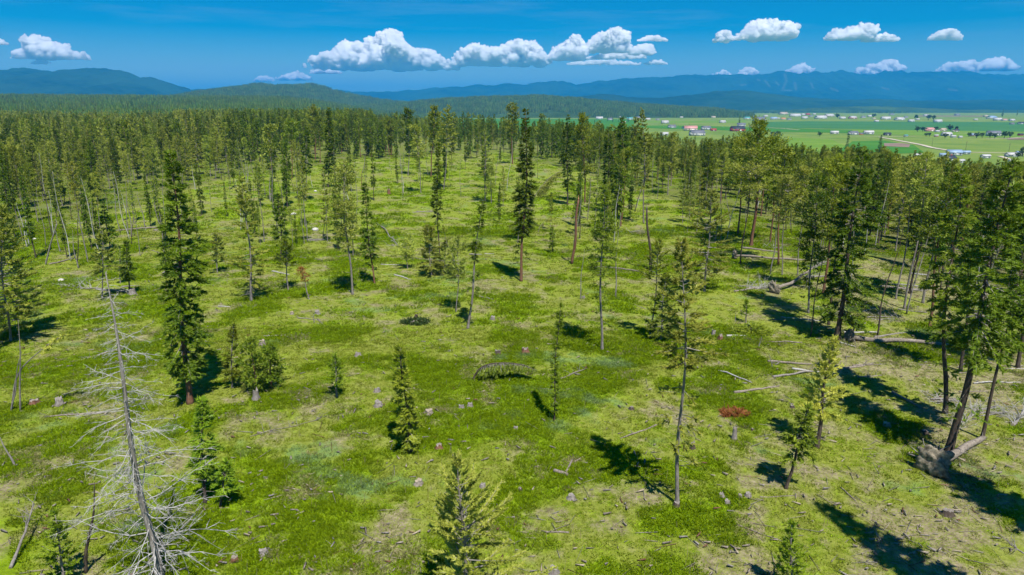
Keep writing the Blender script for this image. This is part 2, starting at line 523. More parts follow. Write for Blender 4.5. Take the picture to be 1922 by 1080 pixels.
ridge("far_wooded_rise", 6300, [(1180, 212), (1260, 208), (1330, 206.5), (1420, 208), (1475, 207), (1530, 202.5), (1580, 200.5), (1640, 199.5), (1700, 201), (1760, 204), (1800, 206.5), (1850, 206), (1922, 207), (2080, 207), (2200, 212)],
      500, 500, hm_mid, -32, 0.1, 300, 27, 300, 24)
V_green, _, _ = ridge("rounded_green_hill", 5200, [(210, 203), (300, 192), (350, 184), (400, 175), (440, 166), (480, 159), (520, 161), (550, 162), (580, 158), (600, 162), (640, 174), (690, 184), (740, 192), (800, 200), (860, 206)],
      1900, 1300, hm_mid, -30, 0.14, 900, 23, 260, 70)
V_wood, _, _ = ridge("low_wooded_hill", 4300, [(640, 206), (720, 199), (780, 194), (840, 188), (900, 185), (960, 184), (1020, 184), (1060, 186), (1100, 189), (1150, 194), (1200, 199), (1260, 203), (1330, 207)],
      1100, 900, hm_mid, -30, 0.12, 600, 29, 240, 60)

# ------------------------------------------------------------------ haze
def build_haze():
    mb = MB()
    mb.box(-33000, 33000, -33000, 33000, -70, 935)
    m, ns, ls = mat("valley_haze_air")
    out = ns.new("ShaderNodeOutputMaterial")
    v = ns.new("ShaderNodeVolumePrincipled")
    v.inputs["Color"].default_value = (0.02, 0.42, 1.0, 1)
    v.inputs["Density"].default_value = 7.0e-5
    ls.new(v.outputs[0], out.inputs["Volume"])
    me = mb.build("haze", [m])
    kind(link("haze", me), "stuff")
build_haze()

# ------------------------------------------------------------------ clouds
def cloud_mat():
    m, ns, ls = mat("cumulus_vapour")
    out = ns.new("ShaderNodeOutputMaterial")
    v = ns.new("ShaderNodeVolumeScatter")
    v.inputs["Color"].default_value = (1, 1, 1, 1)
    v.inputs["Density"].default_value = 0.034
    v.inputs["Anisotropy"].default_value = 0.0
    ls.new(v.outputs[0], out.inputs["Volume"])
    return m
M['cloud'] = cloud_mat()

_t = (1 + 5 ** 0.5) / 2
ICO_V = np.array([(-1, _t, 0), (1, _t, 0), (-1, -_t, 0), (1, -_t, 0), (0, -1, _t), (0, 1, _t), (0, -1, -_t), (0, 1, -_t), (_t, 0, -1), (_t, 0, 1), (-_t, 0, -1), (-_t, 0, 1)], float)
ICO_V /= np.linalg.norm(ICO_V[0])
ICO_T = np.array([(0, 11, 5), (0, 5, 1), (0, 1, 7), (0, 7, 10), (0, 10, 11), (1, 5, 9), (5, 11, 4), (11, 10, 2), (10, 7, 6), (7, 1, 8), (3, 9, 4), (3, 4, 2), (3, 2, 6), (3, 6, 8), (3, 8, 9), (4, 9, 5), (2, 4, 11), (6, 2, 10), (8, 6, 7), (9, 8, 1)])
def subdiv(V, T):
    e, V, T2 = {}, list(map(tuple, V)), []
    def mid(a, b):
        k = (min(a, b), max(a, b))
        if k not in e:
            p = (np.array(V[a]) + np.array(V[b])) / 2
            V.append(tuple(p / np.linalg.norm(p))); e[k] = len(V) - 1
        return e[k]
    for a, b, c in T:
        ab, bc, ca = mid(a, b), mid(b, c), mid(c, a)
        T2 += [(a, ab, ca), (b, bc, ab), (c, ca, bc), (ab, bc, ca)]
    return np.array(V), np.array(T2)
ICO1 = subdiv(ICO_V, ICO_T)
ICO2 = subdiv(*ICO1)

def cloud(label, D, prof, base_y, seed, thick=1.0, vox=None):
    """prof: (x, top_y) outline of the cloud top in photo pixels at distance D; flat base at base_y"""
    r = np.random.default_rng(seed)
    px = np.array([p[0] for p in prof], float); py = np.array([p[1] for p in prof], float)
    mx = px.mean(); sx = 1 - 6.0 * min(1, (px[-1] - px[0]) / 60) / max(px[-1] - px[0], 24)
    px = mx + (px - mx) * sx
    py = base_y - (base_y - py) * (1 - 4.0 * min(1, (base_y - py.min()) / 45) / max(base_y - py.min(), 16)) * (0.95 if base_y - py.min() > 25 else 1)
    u = D / F_PX
    c0 = lift((px[0] + px[-1]) / 2, base_y, D)
    mb = MB()
    wid = px[-1] - px[0]
    hmax = base_y - py.min()
    n = int(34 + wid * 0.9)
    for _ in range(n):
        x = r.uniform(px[0], px[-1])
        top = np.interp(x, px, py)
        h = max(base_y - top, 1.5)
        rad = min(h * r.uniform(0.12, 0.36), hmax * 0.21, wid * 0.16) + 0.7
        zc = r.uniform(min(rad * 0.6, h * .4), max(h - rad, h * 0.45))
        yy = r.normal(0, 0.35 * hmax * thick)
        c = np.array([(x - (px[0] + px[-1]) / 2) * u, yy * u, zc * u])
        S = np.array([1.15, 1.1, 0.9]) * rad * u
        mb.add(ICO1[0] * S + c, ICO1[1])
    for _ in range(int(10 + wid * 0.5)):
        x = r.uniform(px[0], px[-1]); top = np.interp(x, px, py); h = max(base_y - top, 1.5)
        rad = min(h * r.uniform(0.12, 0.24), hmax * 0.16) + 0.7
        c = np.array([(x - (px[0] + px[-1]) / 2) * u, r.normal(-0.15, 0.2) * hmax * thick * u, (h - rad * 0.8) * u])
        mb.add(ICO1[0] * rad * u + c, ICO1[1])
    for _ in range(int(3 + wid * 0.10)):
        x = r.uniform(px[0] - 5, px[-1] + 5); top = np.interp(x, px, py); h = max(base_y - top, 1.5)
        rad = r.uniform(0.7, 1.9)
        c = np.array([(x - (px[0] + px[-1]) / 2) * u, r.normal(0, 0.3) * hmax * thick * u, r.uniform(0.1, 1.0) * (h + 2.5) * u])
        mb.add(ICO1[0] * np.array([1.6, 1.2, 0.7]) * rad * u + c, ICO1[1])
    me = mb.build("tmp", [])
    o = bpy.data.objects.new("tmp", me); COL.objects.link(o)
    md = o.modifiers.new("r", 'REMESH'); md.mode = 'VOXEL'
    md.voxel_size = (vox or max(0.9, min(1.5, wid / 90))) * u
    dg = bpy.context.evaluated_depsgraph_get(); dg.update()
    me2 = bpy.data.meshes.new_from_object(o.evaluated_get(dg))
    bpy.data.objects.remove(o); bpy.data.meshes.remove(me)
    nv = len(me2.vertices)
    V = np.empty(nv * 3, np.float32); me2.vertices.foreach_get("co", V); V = V.reshape(-1, 3)
    Nn = np.empty(nv * 3, np.float32); me2.vertices.foreach_get("normal", Nn); Nn = Nn.reshape(-1, 3)
    s1 = 1.0 / (6.5 * u)
    off = seed * 3.17
    dsp = np.array([mnoise.fractal((p[0] * s1 + off, p[1] * s1, p[2] * s1), 0.7, 2.1, 4) for p in V])
    bil = np.array([1 - 2.2 * abs(mnoise.noise((p[0] * s1 * 2.1 + off, p[1] * s1 * 2.1, p[2] * s1 * 2.1))) for p in V])
    low = smooth(V[:, 2] / (hmax * u), 0.0, 0.22)
    V = V + Nn * ((dsp * 3.4 + (bil - 0.35) * 3.2) * (0.4 + 0.6 * low) * u * np.clip(hmax / 25, 0.35, 1.2))[:, None]
    V[:, 2] = np.where(V[:, 2] < 0, V[:, 2] * 0.25, V[:, 2])
    me2.vertices.foreach_set("co", V.astype(np.float32).ravel())
    me2.materials.clear(); me2.materials.append(M['cloud'])
    me2.polygons.foreach_set("use_smooth", np.ones(len(me2.polygons), bool))
    me2.name = "cumulus_cloud"
    o = link("cumulus_cloud", me2, None, c0)
    tag(o, label, "cloud")

DC = 32000
cloud("largest white cumulus cloud with the tallest central tower", DC, [(592, 122), (602, 106), (622, 100), (642, 96), (655, 80), (672, 86), (692, 82), (712, 70), (732, 62), (746, 61), (756, 78), (770, 92), (790, 98), (805, 92), (816, 104), (835, 113), (856, 121)], 132, 1)
cloud("second large white cumulus bank right of the tallest tower", DC, [(852, 112), (864, 99), (882, 88), (896, 83), (910, 90), (930, 92), (950, 85), (970, 74), (984, 80), (1002, 80), (1014, 98), (1030, 110)], 125, 2)
cloud("slanting cumulus cloud between the second bank and the capped tower", DC, [(1026, 108), (1040, 92), (1058, 84), (1080, 68), (1090, 78), (1094, 100)], 114, 3)
cloud("bright cumulus tower with a squared cap right of the slanting cloud", DC, [(1096, 90), (1108, 76), (1124, 64), (1140, 62), (1152, 54), (1172, 60), (1176, 74), (1180, 90)], 99, 4)
cloud("long flat shadowed cloud strip lying under the capped tower", DC + 1500, [(1060, 116), (1090, 110), (1130, 101), (1160, 100), (1190, 97), (1208, 101)], 112, 5, 0.7)
cloud("thin bright cloud strip lowest under the capped tower", DC - 900, [(1064, 119), (1100, 114), (1150, 113), (1185, 116), (1202, 121)], 123, 6, 0.7)
cloud("small ragged cumulus puff just right of the capped tower", DC, [(1180, 98), (1192, 88), (1208, 82), (1222, 86), (1226, 96)], 104, 7)
cloud("tiny flat cloud low at the right end of the cloud bank", DC, [(1210, 119), (1224, 113), (1240, 114), (1252, 118)], 122, 8)
cloud("faint thin cloud floating above the right end of the bank", DC, [(1196, 76), (1214, 68), (1236, 68), (1256, 76)], 78, 9)
cloud("white double-humped cumulus cloud at far left above the dark mountain", 27000, [(58, 86), (64, 74), (78, 68), (92, 70), (100, 82), (112, 79), (128, 86), (144, 98), (158, 101)], 112, 10)
cloud("small cumulus puff on the left side of the double-humped cloud", 27000, [(28, 104), (36, 96), (48, 93), (58, 99)], 111, 11)
cloud("smallest flat cloud right below the double-humped cloud", 27000, [(62, 117), (74, 112), (90, 115)], 121, 12)
cloud("wispy cloud cut by the left picture edge", 27000, [(-12, 80), (0, 72), (9, 78)], 84, 13)
cloud("low pale cloud above the saddle, left of the pair", 40000, [(476, 150), (488, 144), (500, 142), (514, 148)], 154, 14)
cloud("low pale cloud above the saddle, right of the pair", 40000, [(520, 148), (536, 140), (556, 136), (572, 138), (586, 148)], 152, 15)
cloud("low shadowed cloud streak left under the largest cumulus", 40000, [(586, 134), (600, 126), (624, 128), (644, 136)], 139, 16)
cloud("ragged white cumulus cloud, largest of those over the right side", 29000, [(1376, 70), (1392, 62), (1402, 50), (1420, 36), (1432, 40), (1448, 38), (1466, 45), (1482, 43), (1490, 50), (1480, 58)], 76, 17)
cloud("small round puff left of the ragged right-hand cloud", 29000, [(1343, 70), (1350, 60), (1360, 58), (1369, 70)], 80, 18)
cloud("elongated white cloud rising to a point, right of the ragged one", 29000, [(1550, 70), (1562, 58), (1580, 56), (1598, 50), (1620, 45), (1638, 51)], 76, 19)
cloud("thin flat cloud tucked under the elongated pointed cloud", 29000, [(1617, 76), (1634, 68), (1660, 63), (1684, 70)], 79, 20)
cloud("smooth lens-shaped cloud standing alone highest at far right", 29000, [(1742, 74), (1756, 62), (1774, 56), (1792, 60), (1805, 70)], 76, 21)
cloud("cumulus resting on the far range, larger flat-topped one", 38000, [(1614, 134), (1624, 122), (1640, 124), (1660, 112), (1676, 114), (1686, 130)], 142, 22)
cloud("low cloud above the far range, left half of the rightmost pair", 38000, [(1760, 128), (1776, 120), (1800, 118), (1822, 114), (1832, 128)], 138, 23)
cloud("low cloud above the far range, right half of the rightmost pair", 38000, [(1832, 122), (1852, 112), (1872, 109), (1890, 116), (1900, 126)], 134, 24)
cloud("small cloud peeking over the range left of the highest crest", 38000, [(1386, 138), (1398, 128), (1408, 127), (1420, 136)], 145, 25)
cloud("small bright cloud peeking over the highest crest of the range", 38000, [(1472, 134), (1490, 126), (1504, 121), (1524, 134)], 145, 26)
cloud("tiny cloud peeking over the left part of the range", 38000, [(1342, 140), (1356, 131), (1370, 140)], 146, 27)

# ------------------------------------------------------------------ trees
def spine_fn(H, lean, bend=0.0, wob=0.0, seed=0):
    """curve of a trunk from the origin to lean at height H; bend bows it sideways"""
    r = np.random.default_rng(seed)
    ph = r.uniform(0, 6.28, 4)
    L = np.array([lean[0], lean[1], H], float)
    side = np.array([math.cos(ph[0]), math.sin(ph[0]), 0])
    def f(t):
        t = np.asarray(t, float)[..., None]
        p = t * L
        p = p + side * bend * H * (t - t * t) * 1.0
        p = p + np.concatenate([np.sin(t * 7 + ph[1]) - math.sin(ph[1]), np.sin(t * 6 + ph[2]) - math.sin(ph[2]), 0 * t], -1) * wob * H * 0.01 * np.minimum(1, t * 4)
        return p
    return f

def unit(v):
    return v / (np.linalg.norm(v, axis=-1, keepdims=True) + 1e-9)

def sprays(mb, P, D, l, w, r, m=0, extra=1, tint=None, flat=0.6):
    """folded needle sprays (kites) at P along D, plus EXTRA loose shoots each"""
    n = len(P)
    if n == 0:
        return
    rv = r.normal(0, 1, (n, 3)); rv[:, 2] *= 1 - flat
    S = unit(np.cross(D, np.cross(rv, D) + 1e-6))
    l = np.broadcast_to(l, (n,))[:, None]; w = np.broadcast_to(w, (n,))[:, None]
    dn = np.array([0, 0, -1.0]) * w * r.uniform(0.0, 0.9, (n, 1))
    a = P + D * l * 0.45 + S * w + dn
    b = P + D * l * 0.45 - S * w + dn
    tip = P + D * l + dn * 0.5
    V = np.stack([P, a, tip, b], 1).reshape(-1, 3)
    i = np.arange(n) * 4
    T = np.concatenate([np.stack([i, i + 1, i + 2], 1), np.stack([i, i + 2, i + 3], 1)])
    tt = r.uniform(0, 1, n) if tint is None else np.clip(tint + r.normal(0, .22, n), 0, 1)
    mb.add(V, T, None, m, np.repeat(tt, 4))
    for _ in range(extra):
        f = r.uniform(0.15, 0.95, (n, 1))
        d2 = unit(D + r.normal(0, 0.75, (n, 3)) + np.array([0, 0, 0.15]))
        p = P + D * l * f
        s2 = unit(np.cross(d2, r.normal(0, 1, (n, 3))))
        ll = l * r.uniform(0.4, 0.8, (n, 1)); ww = w * r.uniform(0.5, 0.9, (n, 1))
        V = np.stack([p - s2 * ww * 0.5, p + s2 * ww * 0.5, p + d2 * ll], 1).reshape(-1, 3)
        i = np.arange(n) * 3
        mb.add(V, np.stack([i, i + 1, i + 2], 1), None, m, np.repeat(np.clip(tt + r.normal(0, .15, n), 0, 1), 3))

STYLE = {  # foliage material, bark, branches per metre, profile power, droop low/high, spray length, spray width, gaps
    'fir':    dict(fol='fir', bark='bark_dark', bpm=9.0, up=(-30, 30), l=0.56, w=0.10, step=0.20, extra=2, gap=0.25, prof='cone'),
    'pine':   dict(fol='pine', bark='bark_red', bpm=6.0, up=(-8, 48), l=0.50, w=0.095, step=0.2, extra=3, gap=0.4, prof='round'),
    'olive':  dict(fol='olive', bark='bark_grey', bpm=7.0, up=(-12, 42), l=0.46, w=0.09, step=0.19, extra=2, gap=0.4, prof='cone'),
    'pole':   dict(fol='olive', bark='bark_grey', bpm=6.5, up=(-15, 38), l=0.44, w=0.09, step=0.19, extra=2, gap=0.45, prof='round'),
    'bright': dict(fol='bright', bark='bark_grey', bpm=11.0, up=(5, 50), l=0.34, w=0.06, step=0.14, extra=2, gap=0.25, prof='cone'),
    'fuzzy':  dict(fol='olive', bark='bark_grey', bpm=15.0, up=(0, 58), l=0.36, w=0.07, step=0.16, extra=2, gap=0.12, prof='egg'),
    'rust':   dict(fol='rust', bark='bark_grey', bpm=5.0, up=(-15, 35), l=0.46, w=0.075, step=0.2, extra=2, gap=0.4, prof='round'),
}

def tree_meshes(name, style, H, W, cb, seed, lean=(0, 0), r0=None, bend=0.0, lod=1.0, low_tufts=0, dead_low=0, bark_key=None, fol=None, taper_top=0.0, droop=0.0, gap=None, spine=None, wob=1.0, bpm=None):
    st = dict(STYLE[style])
    if bark_key: st['bark'] = bark_key
    if fol: st['fol'] = fol
    if gap is not None: st['gap'] = gap
    if bpm is not None: st['bpm'] = bpm
    if H < 9: st['bpm'] *= 1.6
    r = np.random.default_rng(seed)
    f = spine or spine_fn(H, lean, bend, wob, seed)
    r0 = (r0 or (0.07 + H * 0.0075)) * (0.70 if style in ('pole', 'olive', 'fuzzy') else 0.85)
    tr = MB()
    t = np.concatenate([[0, 0.012, 0.035], np.linspace(0.08, 1.0, 13 if lod >= 1 else 6)])
    P = f(t); P[0, 2] -= 0.25
    rad = r0 * (1 - t) ** 0.85 * 0.95 + 0.012
    rad[:3] *= [1.5, 1.25, 1.08]
    tr.tube(P, rad, 9 if lod >= 1 else 5, 0, 0.5, True, 0.05)
    cr = MB()
    crownL = H * (1 - cb)
    nb = int(max(16, crownL * st['bpm'] * min(1.0, lod ** 0.6)))
    u = np.sort(r.uniform(0, 1, nb) ** 0.92)
    az = r.uniform(0, 6.28)
    lump = r.uniform(0.78, 1.22, 14)
    sect = r.uniform(0.75, 1.2, 7)
    for k in range(nb):
        uu = u[k]
        az += 2.399 + r.normal(0, 0.35)
        if st['prof'] == 'cone':
            pr = (1 - uu) ** 0.62 * min(1.0, 0.5 + uu * 3.2) + 0.04
        elif st['prof'] == 'egg':
            pr = (1 - uu) ** 0.78 * min(1.0, 0.6 + uu * 2.2) + 0.05
        else:
            pr = math.sqrt(max(0.0, 1 - (uu * 1.02) ** 2.6)) * min(1.0, 0.42 + uu * 2.2) + 0.06
        L = W * pr * np.interp(uu * 13, np.arange(14), lump) * sect[int(az / 6.2832 * 7) % 7] * r.uniform(0.68, 1.25)
        if r.uniform() < st['gap'] * 0.45 and uu < 0.85:
            L *= 0.3
        L = max(L, 0.12 + 0.1 * W)
        th = cb + (1 - cb) * uu
        base = f(th)
        pit = R(st['up'][0] + (st['up'][1] - st['up'][0]) * uu ** 1.3 + r.normal(0, 9)) - droop
        h = np.array([math.cos(az), math.sin(az), 0])
        s = np.linspace(0, 1, 5)
        curl = r.uniform(0.02, 0.22) if style in ('pine', 'olive', 'pole', 'bright', 'fuzzy') else r.uniform(-0.18, 0.10)
        B = base + L * (s[:, None] * (h * math.cos(pit)) + np.array([0, 0, 1.0]) * (s * math.sin(pit) + curl * s * s - droop * 0.5 * s * s)[:, None])
        wood_r = max(0.012, 0.012 + 0.012 * L)
        cr.tube(B[::2] if lod < 1 else B, np.linspace(wood_r, 0.006, 3 if lod < 1 else 5), 3, 1, 0.5, False)
        n = max(3, int((L + 0.25) / st['step'] * 4.3 * lod))
        q = r.uniform(0.16, 1.0, n) ** 0.75
        Pq = np.stack([np.interp(q, s, B[:, c]) for c in range(3)], -1)
        bd = unit(B[-1] - B[0])
        sd = unit(np.cross(bd, [0, 0, 1.0]) + 1e-6)
        sg = r.choice([-1, 1], n)[:, None]
        D = unit(bd * r.uniform(0.45, 1.0, (n, 1)) + sd * sg * r.uniform(0.1, 0.95, (n, 1)) + np.stack([np.zeros(n), np.zeros(n), r.normal(0.06 - droop, 0.3, n)], -1))
        sc = (0.65 + 0.6 * (1 - q)) * min(1.02, 0.60 + 0.3 * L) / max(0.55, lod ** 0.5)
        tb = r.uniform(0.15, 0.85)
        if st['prof'] == 'round':
            # clumped needles: rosettes bunched towards the branch end
            D = unit(D + r.normal(0, 0.55, (n, 3)) + np.array([0, 0, 0.25]))
            Pq = Pq + r.normal(0, 0.10 + 0.06 * L, (n, 3)) * np.array([1, 1, 0.7])
        sprays(cr, Pq, D, st['l'] * sc * r.uniform(0.7, 1.25, n), st['w'] * sc * (1.0 if lod >= 1 else 1.25 if lod > .6 else 1.9), r, 0, (st['extra'] if lod >= 1 else 2 if lod > .6 else 1), tb)
    # leader
    top = f(0.985)
    sprays(cr, np.repeat(top[None], 7, 0), unit(r.normal(0, 0.35, (7, 3)) + np.array([0, 0, 1.0])), 0.5, 0.08, r, 0, 1, 0.6)
    for _ in range(low_tufts):
        th = r.uniform(0.12, max(0.14, cb)); b = f(th); a = r.uniform(0, 6.28)
        L = W * r.uniform(0.35, 0.8)
        e = b + np.array([math.cos(a), math.sin(a), r.uniform(-0.5, 0.1)]) * L
        cr.tube([b, e], [0.016, 0.006], 3, 1, 0.5, False)
        n = 9
        q = r.uniform(0.25, 1, n)[:, None]
        sprays(cr, b + (e - b) * q, unit(unit(e - b) + r.normal(0, 0.5, (n, 3))), 0.45, 0.10, r, 0, 2, 0.4)
    for _ in range(dead_low):
        th = r.uniform(max(0.05, cb * 0.35), max(0.14, cb)); b = f(th); a = r.uniform(0, 6.28)
        L = min(W * r.uniform(0.3, 0.8), 1.8)
        m1 = b + np.array([math.cos(a), math.sin(a), r.uniform(-0.35, 0.15)]) * L * 0.6
        e = m1 + np.array([math.cos(a + r.normal(0, .3)), math.sin(a), r.uniform(-0.6, 0.1)]) * L * 0.4
        cr.tube([b, m1, e], [0.018, 0.012, 0.005], 3, 1, 0.5, False)
    return (tr.build("trunk", [M[st['bark']]], True), cr.build("crown", [M[st['fol']], M['twig']]))

def place_tree(kindname, meshes, loc, label, cat="tree", group=None, rz=0.0, scale=None):
    t = root(kindname, loc, label, cat, group, rz)
    link("trunk", meshes[0], t); link("crown", meshes[1], t)
    if scale is not None:
        t.scale = scale
    return t

OCC = []           # ground points taken by placed trees

def hero(kindname, style, bx, by, tx, ty, wpx, cb, label, seed, **kw):
    """one tree of its own shape: ground pixel of the base, pixel of the top, crown width in pixels"""
    b = at(bx, by)
    p = lift(tx, ty, b[1] + kw.pop('dy', 0.0))
    H = p[2] - b[2]
    W = wpx / 2 / F_PX * depth(b)
    dist = math.hypot(b[0], b[1])
    lod = kw.pop('lod', 1.0 if dist < 120 else 0.75 if dist < 200 else 0.5)
    if dist < 75: lod *= 1.25
    ms = tree_meshes(kindname, style, H, W, cb, seed, (p[0] - b[0], p[1] - b[1]), lod=lod, **kw)
    OCC.append((b[0], b[1], max(W, 1.5)))
    return place_tree(kindname, ms, b, label)

# kind, style, base px, top px, crown width px, crown base fraction, label
H_ = hero
H_('fir_tree', 'fir', 357, 757, 322, 288, 104, .12, 'tallest dark green fir of the left foreground, bare reddish trunk foot showing', 101, r0=.30, bark_key='bark_red', low_tufts=10, gap=.2, bpm=11)
H_('fir_tree', 'fir', 978, 528, 988, 207, 52, .27, 'tall dark columnar fir in the middle of the clearing with tufts low on its trunk', 102, r0=.25, bark_key='bark_red', low_tufts=12, gap=.2, bpm=11)
H_('pine_tree', 'olive', 20, 640, 4, 392, 150, .10, 'broad olive green pine cut by the left edge, above the arched bare stem', 103, bpm=11, gap=.15)
H_('pine_tree', 'olive', 192, 560, 192, 432, 62, .28, 'olive pine beside the fallen dead treetop, left of the dead snag', 104)
H_('fir_tree', 'fir', 207, 470, 195, 380, 34, .12, 'dark dense fir standing just behind the olive pine by the fallen dead treetop', 105)
H_('fir_tree', 'fir', 243, 553, 237, 455, 26, .30, 'small dark fir with its foot at a grey stump, left of the tallest fir', 106)
H_('young_pine', 'olive', 226, 532, 224, 462, 26, .25, 'small olive pine close beside the dark fir at the grey stump', 107)
H_('fir_tree', 'fir', 313, 518, 307, 463, 26, .3, 'little dark fir on a clean stem left of the tallest fir', 108)
H_('pine_tree', 'olive', 472, 565, 453, 336, 82, .14, 'large olive pine with dead drooping lower limbs left of centre', 109, r0=.24, dead_low=26)
H_('young_pine', 'olive', 408, 512, 405, 440, 44, .2, 'round headed olive young pine right behind the tallest fir', 110)
H_('young_pine', 'olive', 436, 728, 437, 612, 46, .08, 'slim left one of the bushy young pines above the tall grey stump', 111, fol='pine')
H_('young_pine', 'pine', 478, 738, 470, 640, 62, .05, 'bushy middle young pine whose foot hides behind the tall grey stump', 112)
H_('young_pine', 'pine', 508, 728, 510, 652, 52, .08, 'dark bushy right one of the young pines above the tall grey stump', 113, fol='fir')
H_('young_pine', 'olive', 328, 705, 320, 610, 36, .1, 'thin pale young pine tight against the left of the tallest fir', 114)
H_('sapling', 'bright', 632, 745, 628, 668, 38, .28, 'lone fresh green sapling with a clear stem in the open left of centre', 115)
H_('fir_tree', 'fir', 770, 848, 750, 652, 58, .10, 'young fir with a dark round shadow, alone in the foreground left of centre', 116, r0=.2, fol='pine', bark_key='bark_dark')
H_('fir_tree', 'fir', 385, 945, 378, 752, 58, .32, 'slender bright young fir right of the dead snag, trunk bare below', 117, fol='bright', dead_low=8)
H_('young_fir', 'fir', 413, 952, 425, 868, 46, .3, 'smallest young fir leaning right of the slender bright fir', 118, fol='bright')
H_('pine_tree', 'fuzzy', 873, 1175, 858, 866, 262, .02, 'lush pale olive pine cut by the bottom edge, seen from above', 119, r0=.17, lod=1.2, fol='pale', gap=.5, bpm=12)
H_('sapling', 'bright', 1486, 1118, 1485, 985, 84, .06, 'yellow green sapling with sparse limbs at the bottom edge right of centre', 120, gap=.2)
H_('young_pine', 'fuzzy', 122, 1100, 104, 965, 84, .12, 'bushy olive young pine at the lower left, behind the grey dead pole', 121, fol='bright', bpm=9)
H_('spruce_tree', 'fir', 1040, 790, 1052, 574, 15, .06, 'needle thin dark spruce pole in the foreground just right of centre', 122, r0=.07, fol='fir')
H_('fir_tree', 'fir', 878, 617, 906, 372, 28, .55, 'leaning grey pole topped by a narrow dark plume, centre of the clearing', 123, bark_key='bark_grey', low_tufts=9, r0=.17, bend=-.04)
H_('young_pine', 'pole', 856, 586, 860, 446, 46, .35, 'thin olive young pine left beside the leaning dark plumed pole', 124, r0=.09)
H_('young_pine', 'olive', 810, 517, 802, 425, 66, .1, 'bushy olive pine leading the little thicket in the central clearing', 125)
H_('young_pine', 'olive', 832, 515, 838, 452, 48, .1, 'lower bush of the little thicket, right of its leading bushy pine', 126)
H_('young_pine', 'pole', 765, 505, 762, 452, 34, .35, 'small pine on a thin pale stem left of the central thicket', 127)
H_('young_pine', 'pole', 774, 488, 770, 443, 20, .4, 'tiny spindly pine just behind the one left of the central thicket', 128)
H_('fir_tree', 'fir', 703, 533, 684, 345, 36, .24, 'slim dark fir leaning left on a bare reddish stem by a white stump', 129, bark_key='bark_red', low_tufts=5, r0=.13)
H_('pine_tree', 'pole', 662, 553, 644, 302, 62, .38, 'tall olive pine with a long bare grey trunk left of the slim dark fir', 130, low_tufts=6, r0=.21)
H_('pine_tree', 'pole', 663, 482, 660, 388, 40, .4, 'shorter grey stemmed pine behind the tall bare trunked olive pine', 131)
H_('fir_tree', 'fir', 527, 492, 522, 365, 32, .28, 'dark layered fir at left centre, narrow cone on a dark stem', 132)
H_('young_pine', 'bright', 541, 545, 535, 452, 50, .42, 'yellow green young pine on thin stems right of the large olive pine', 133, fol='bright')
H_('young_pine', 'rust', 580, 562, 566, 505, 24, .6, 'brownish half dead sapling with a pale leaning stem, left of centre', 134)
H_('fir_tree', 'fir', 825, 480, 822, 270, 26, .30, 'very narrow dark fir rising over the central thicket', 135, low_tufts=4, r0=.14)
H_('pine_tree', 'pole', 972, 456, 981, 330, 40, .55, 'pale grey trunk close on the left of the dark columnar fir', 136)
H_('pine_tree', 'pole', 1130, 657, 1136, 352, 70, .48, 'tall pine with the longest bare grey trunk, right of centre', 137, low_tufts=8, r0=.2, fol='pine')
H_('young_fir', 'bright', 1219, 636, 1238, 452, 56, .55, 'bright young fir on a leaning pale stem right of centre', 138, fol='pine', r0=.1)
H_('pine_tree', 'olive', 1271, 947, 1281, 455, 116, .55, 'foreground pine with a long pale bare trunk and shaggy crown right of centre', 139, low_tufts=18, r0=.19, gap=.25, bpm=9)
H_('young_pine', 'olive', 1240, 640, 1250, 520, 60, .1, 'shaggy low pine hugging the left of the foreground pine crown', 189, fol='pine')
H_('pine_tree', 'olive', 1322, 548, 1336, 362, 104, .12, 'wide olive pine in front of the right stand, silver trunk showing', 140, r0=.24, gap=.3)
H_('fir_tree', 'fir', 1571, 637, 1618, 285, 128, .13, 'broad lush green fir leaning right, largest before the right stand', 141, r0=.36, low_tufts=8)
H_('pine_tree', 'fuzzy', 1533, 840, 1566, 638, 104, .26, 'shaggy olive tree with silver limbs, its crown over the right foreground', 142, fol='pale', gap=.35, r0=.24, bark_key='bark_dark', dead_low=16, bpm=9, lod=1.0)
H_('young_fir', 'fir', 1475, 917, 1517, 765, 66, .40, 'dark stem leaning strongly right with few green tufts, right foreground', 143, r0=.14, fol='pine')
H_('fir_tree', 'fir', 1780, 852, 1902, 300, 150, .38, 'thickest leaning dark trunk with layered limbs at the right edge', 144, r0=.36, bark_key='bark_dark', low_tufts=8, dead_low=14)
H_('fir_tree', 'fir', 1774, 776, 1806, 318, 110, .40, 'straight dark trunk left beside the thickest leaning trunk', 145, r0=.24, low_tufts=6, fol='pine', bark_key='bark_dark')
H_('fir_tree', 'fir', 1843, 824, 1925, 470, 80, .5, 'thin leaning trunk right of the thickest one, by the dead brush', 146, r0=.17, low_tufts=4, bark_key='bark_dark')
H_('fir_tree', 'fir', 1803, 697, 1826, 420, 74, .5, 'dark trunk standing in the gap behind the thickest leaning trunk', 147, r0=.2)
H_('pine_tree', 'pole', 1517, 588, 1536, 330, 74, .36, 'dark fir like tree with drooping tufts by the dead tipped up root plate', 148, low_tufts=12, fol='fir', r0=.17, bark_key='bark_grey')
H_('pine_tree', 'pine', 1555, 610, 1592, 330, 84, .58, 'slim leaning pine stem directly left of the broad lush fir', 149, r0=.17, bark_key='bark_dark')
H_('pine_tree', 'pine', 1545, 553, 1574, 300, 88, .56, 'reddish leaning pine trunk above the tipped root plate log', 150, r0=.22)
H_('pine_tree', 'pine', 1461, 497, 1474, 285, 74, .58, 'reddish pine trunk left of the grey one behind the root plate', 151, r0=.22)
H_('pine_tree', 'pole', 1468, 517, 1480, 330, 60, .55, 'thin grey pine trunk just right of the reddish one behind the root plate', 152, r0=.13)
H_('pine_tree', 'pole', 1497, 517, 1510, 315, 60, .6, 'thin grey pine between the reddish trunks and the drooping dark tree', 153, r0=.13)
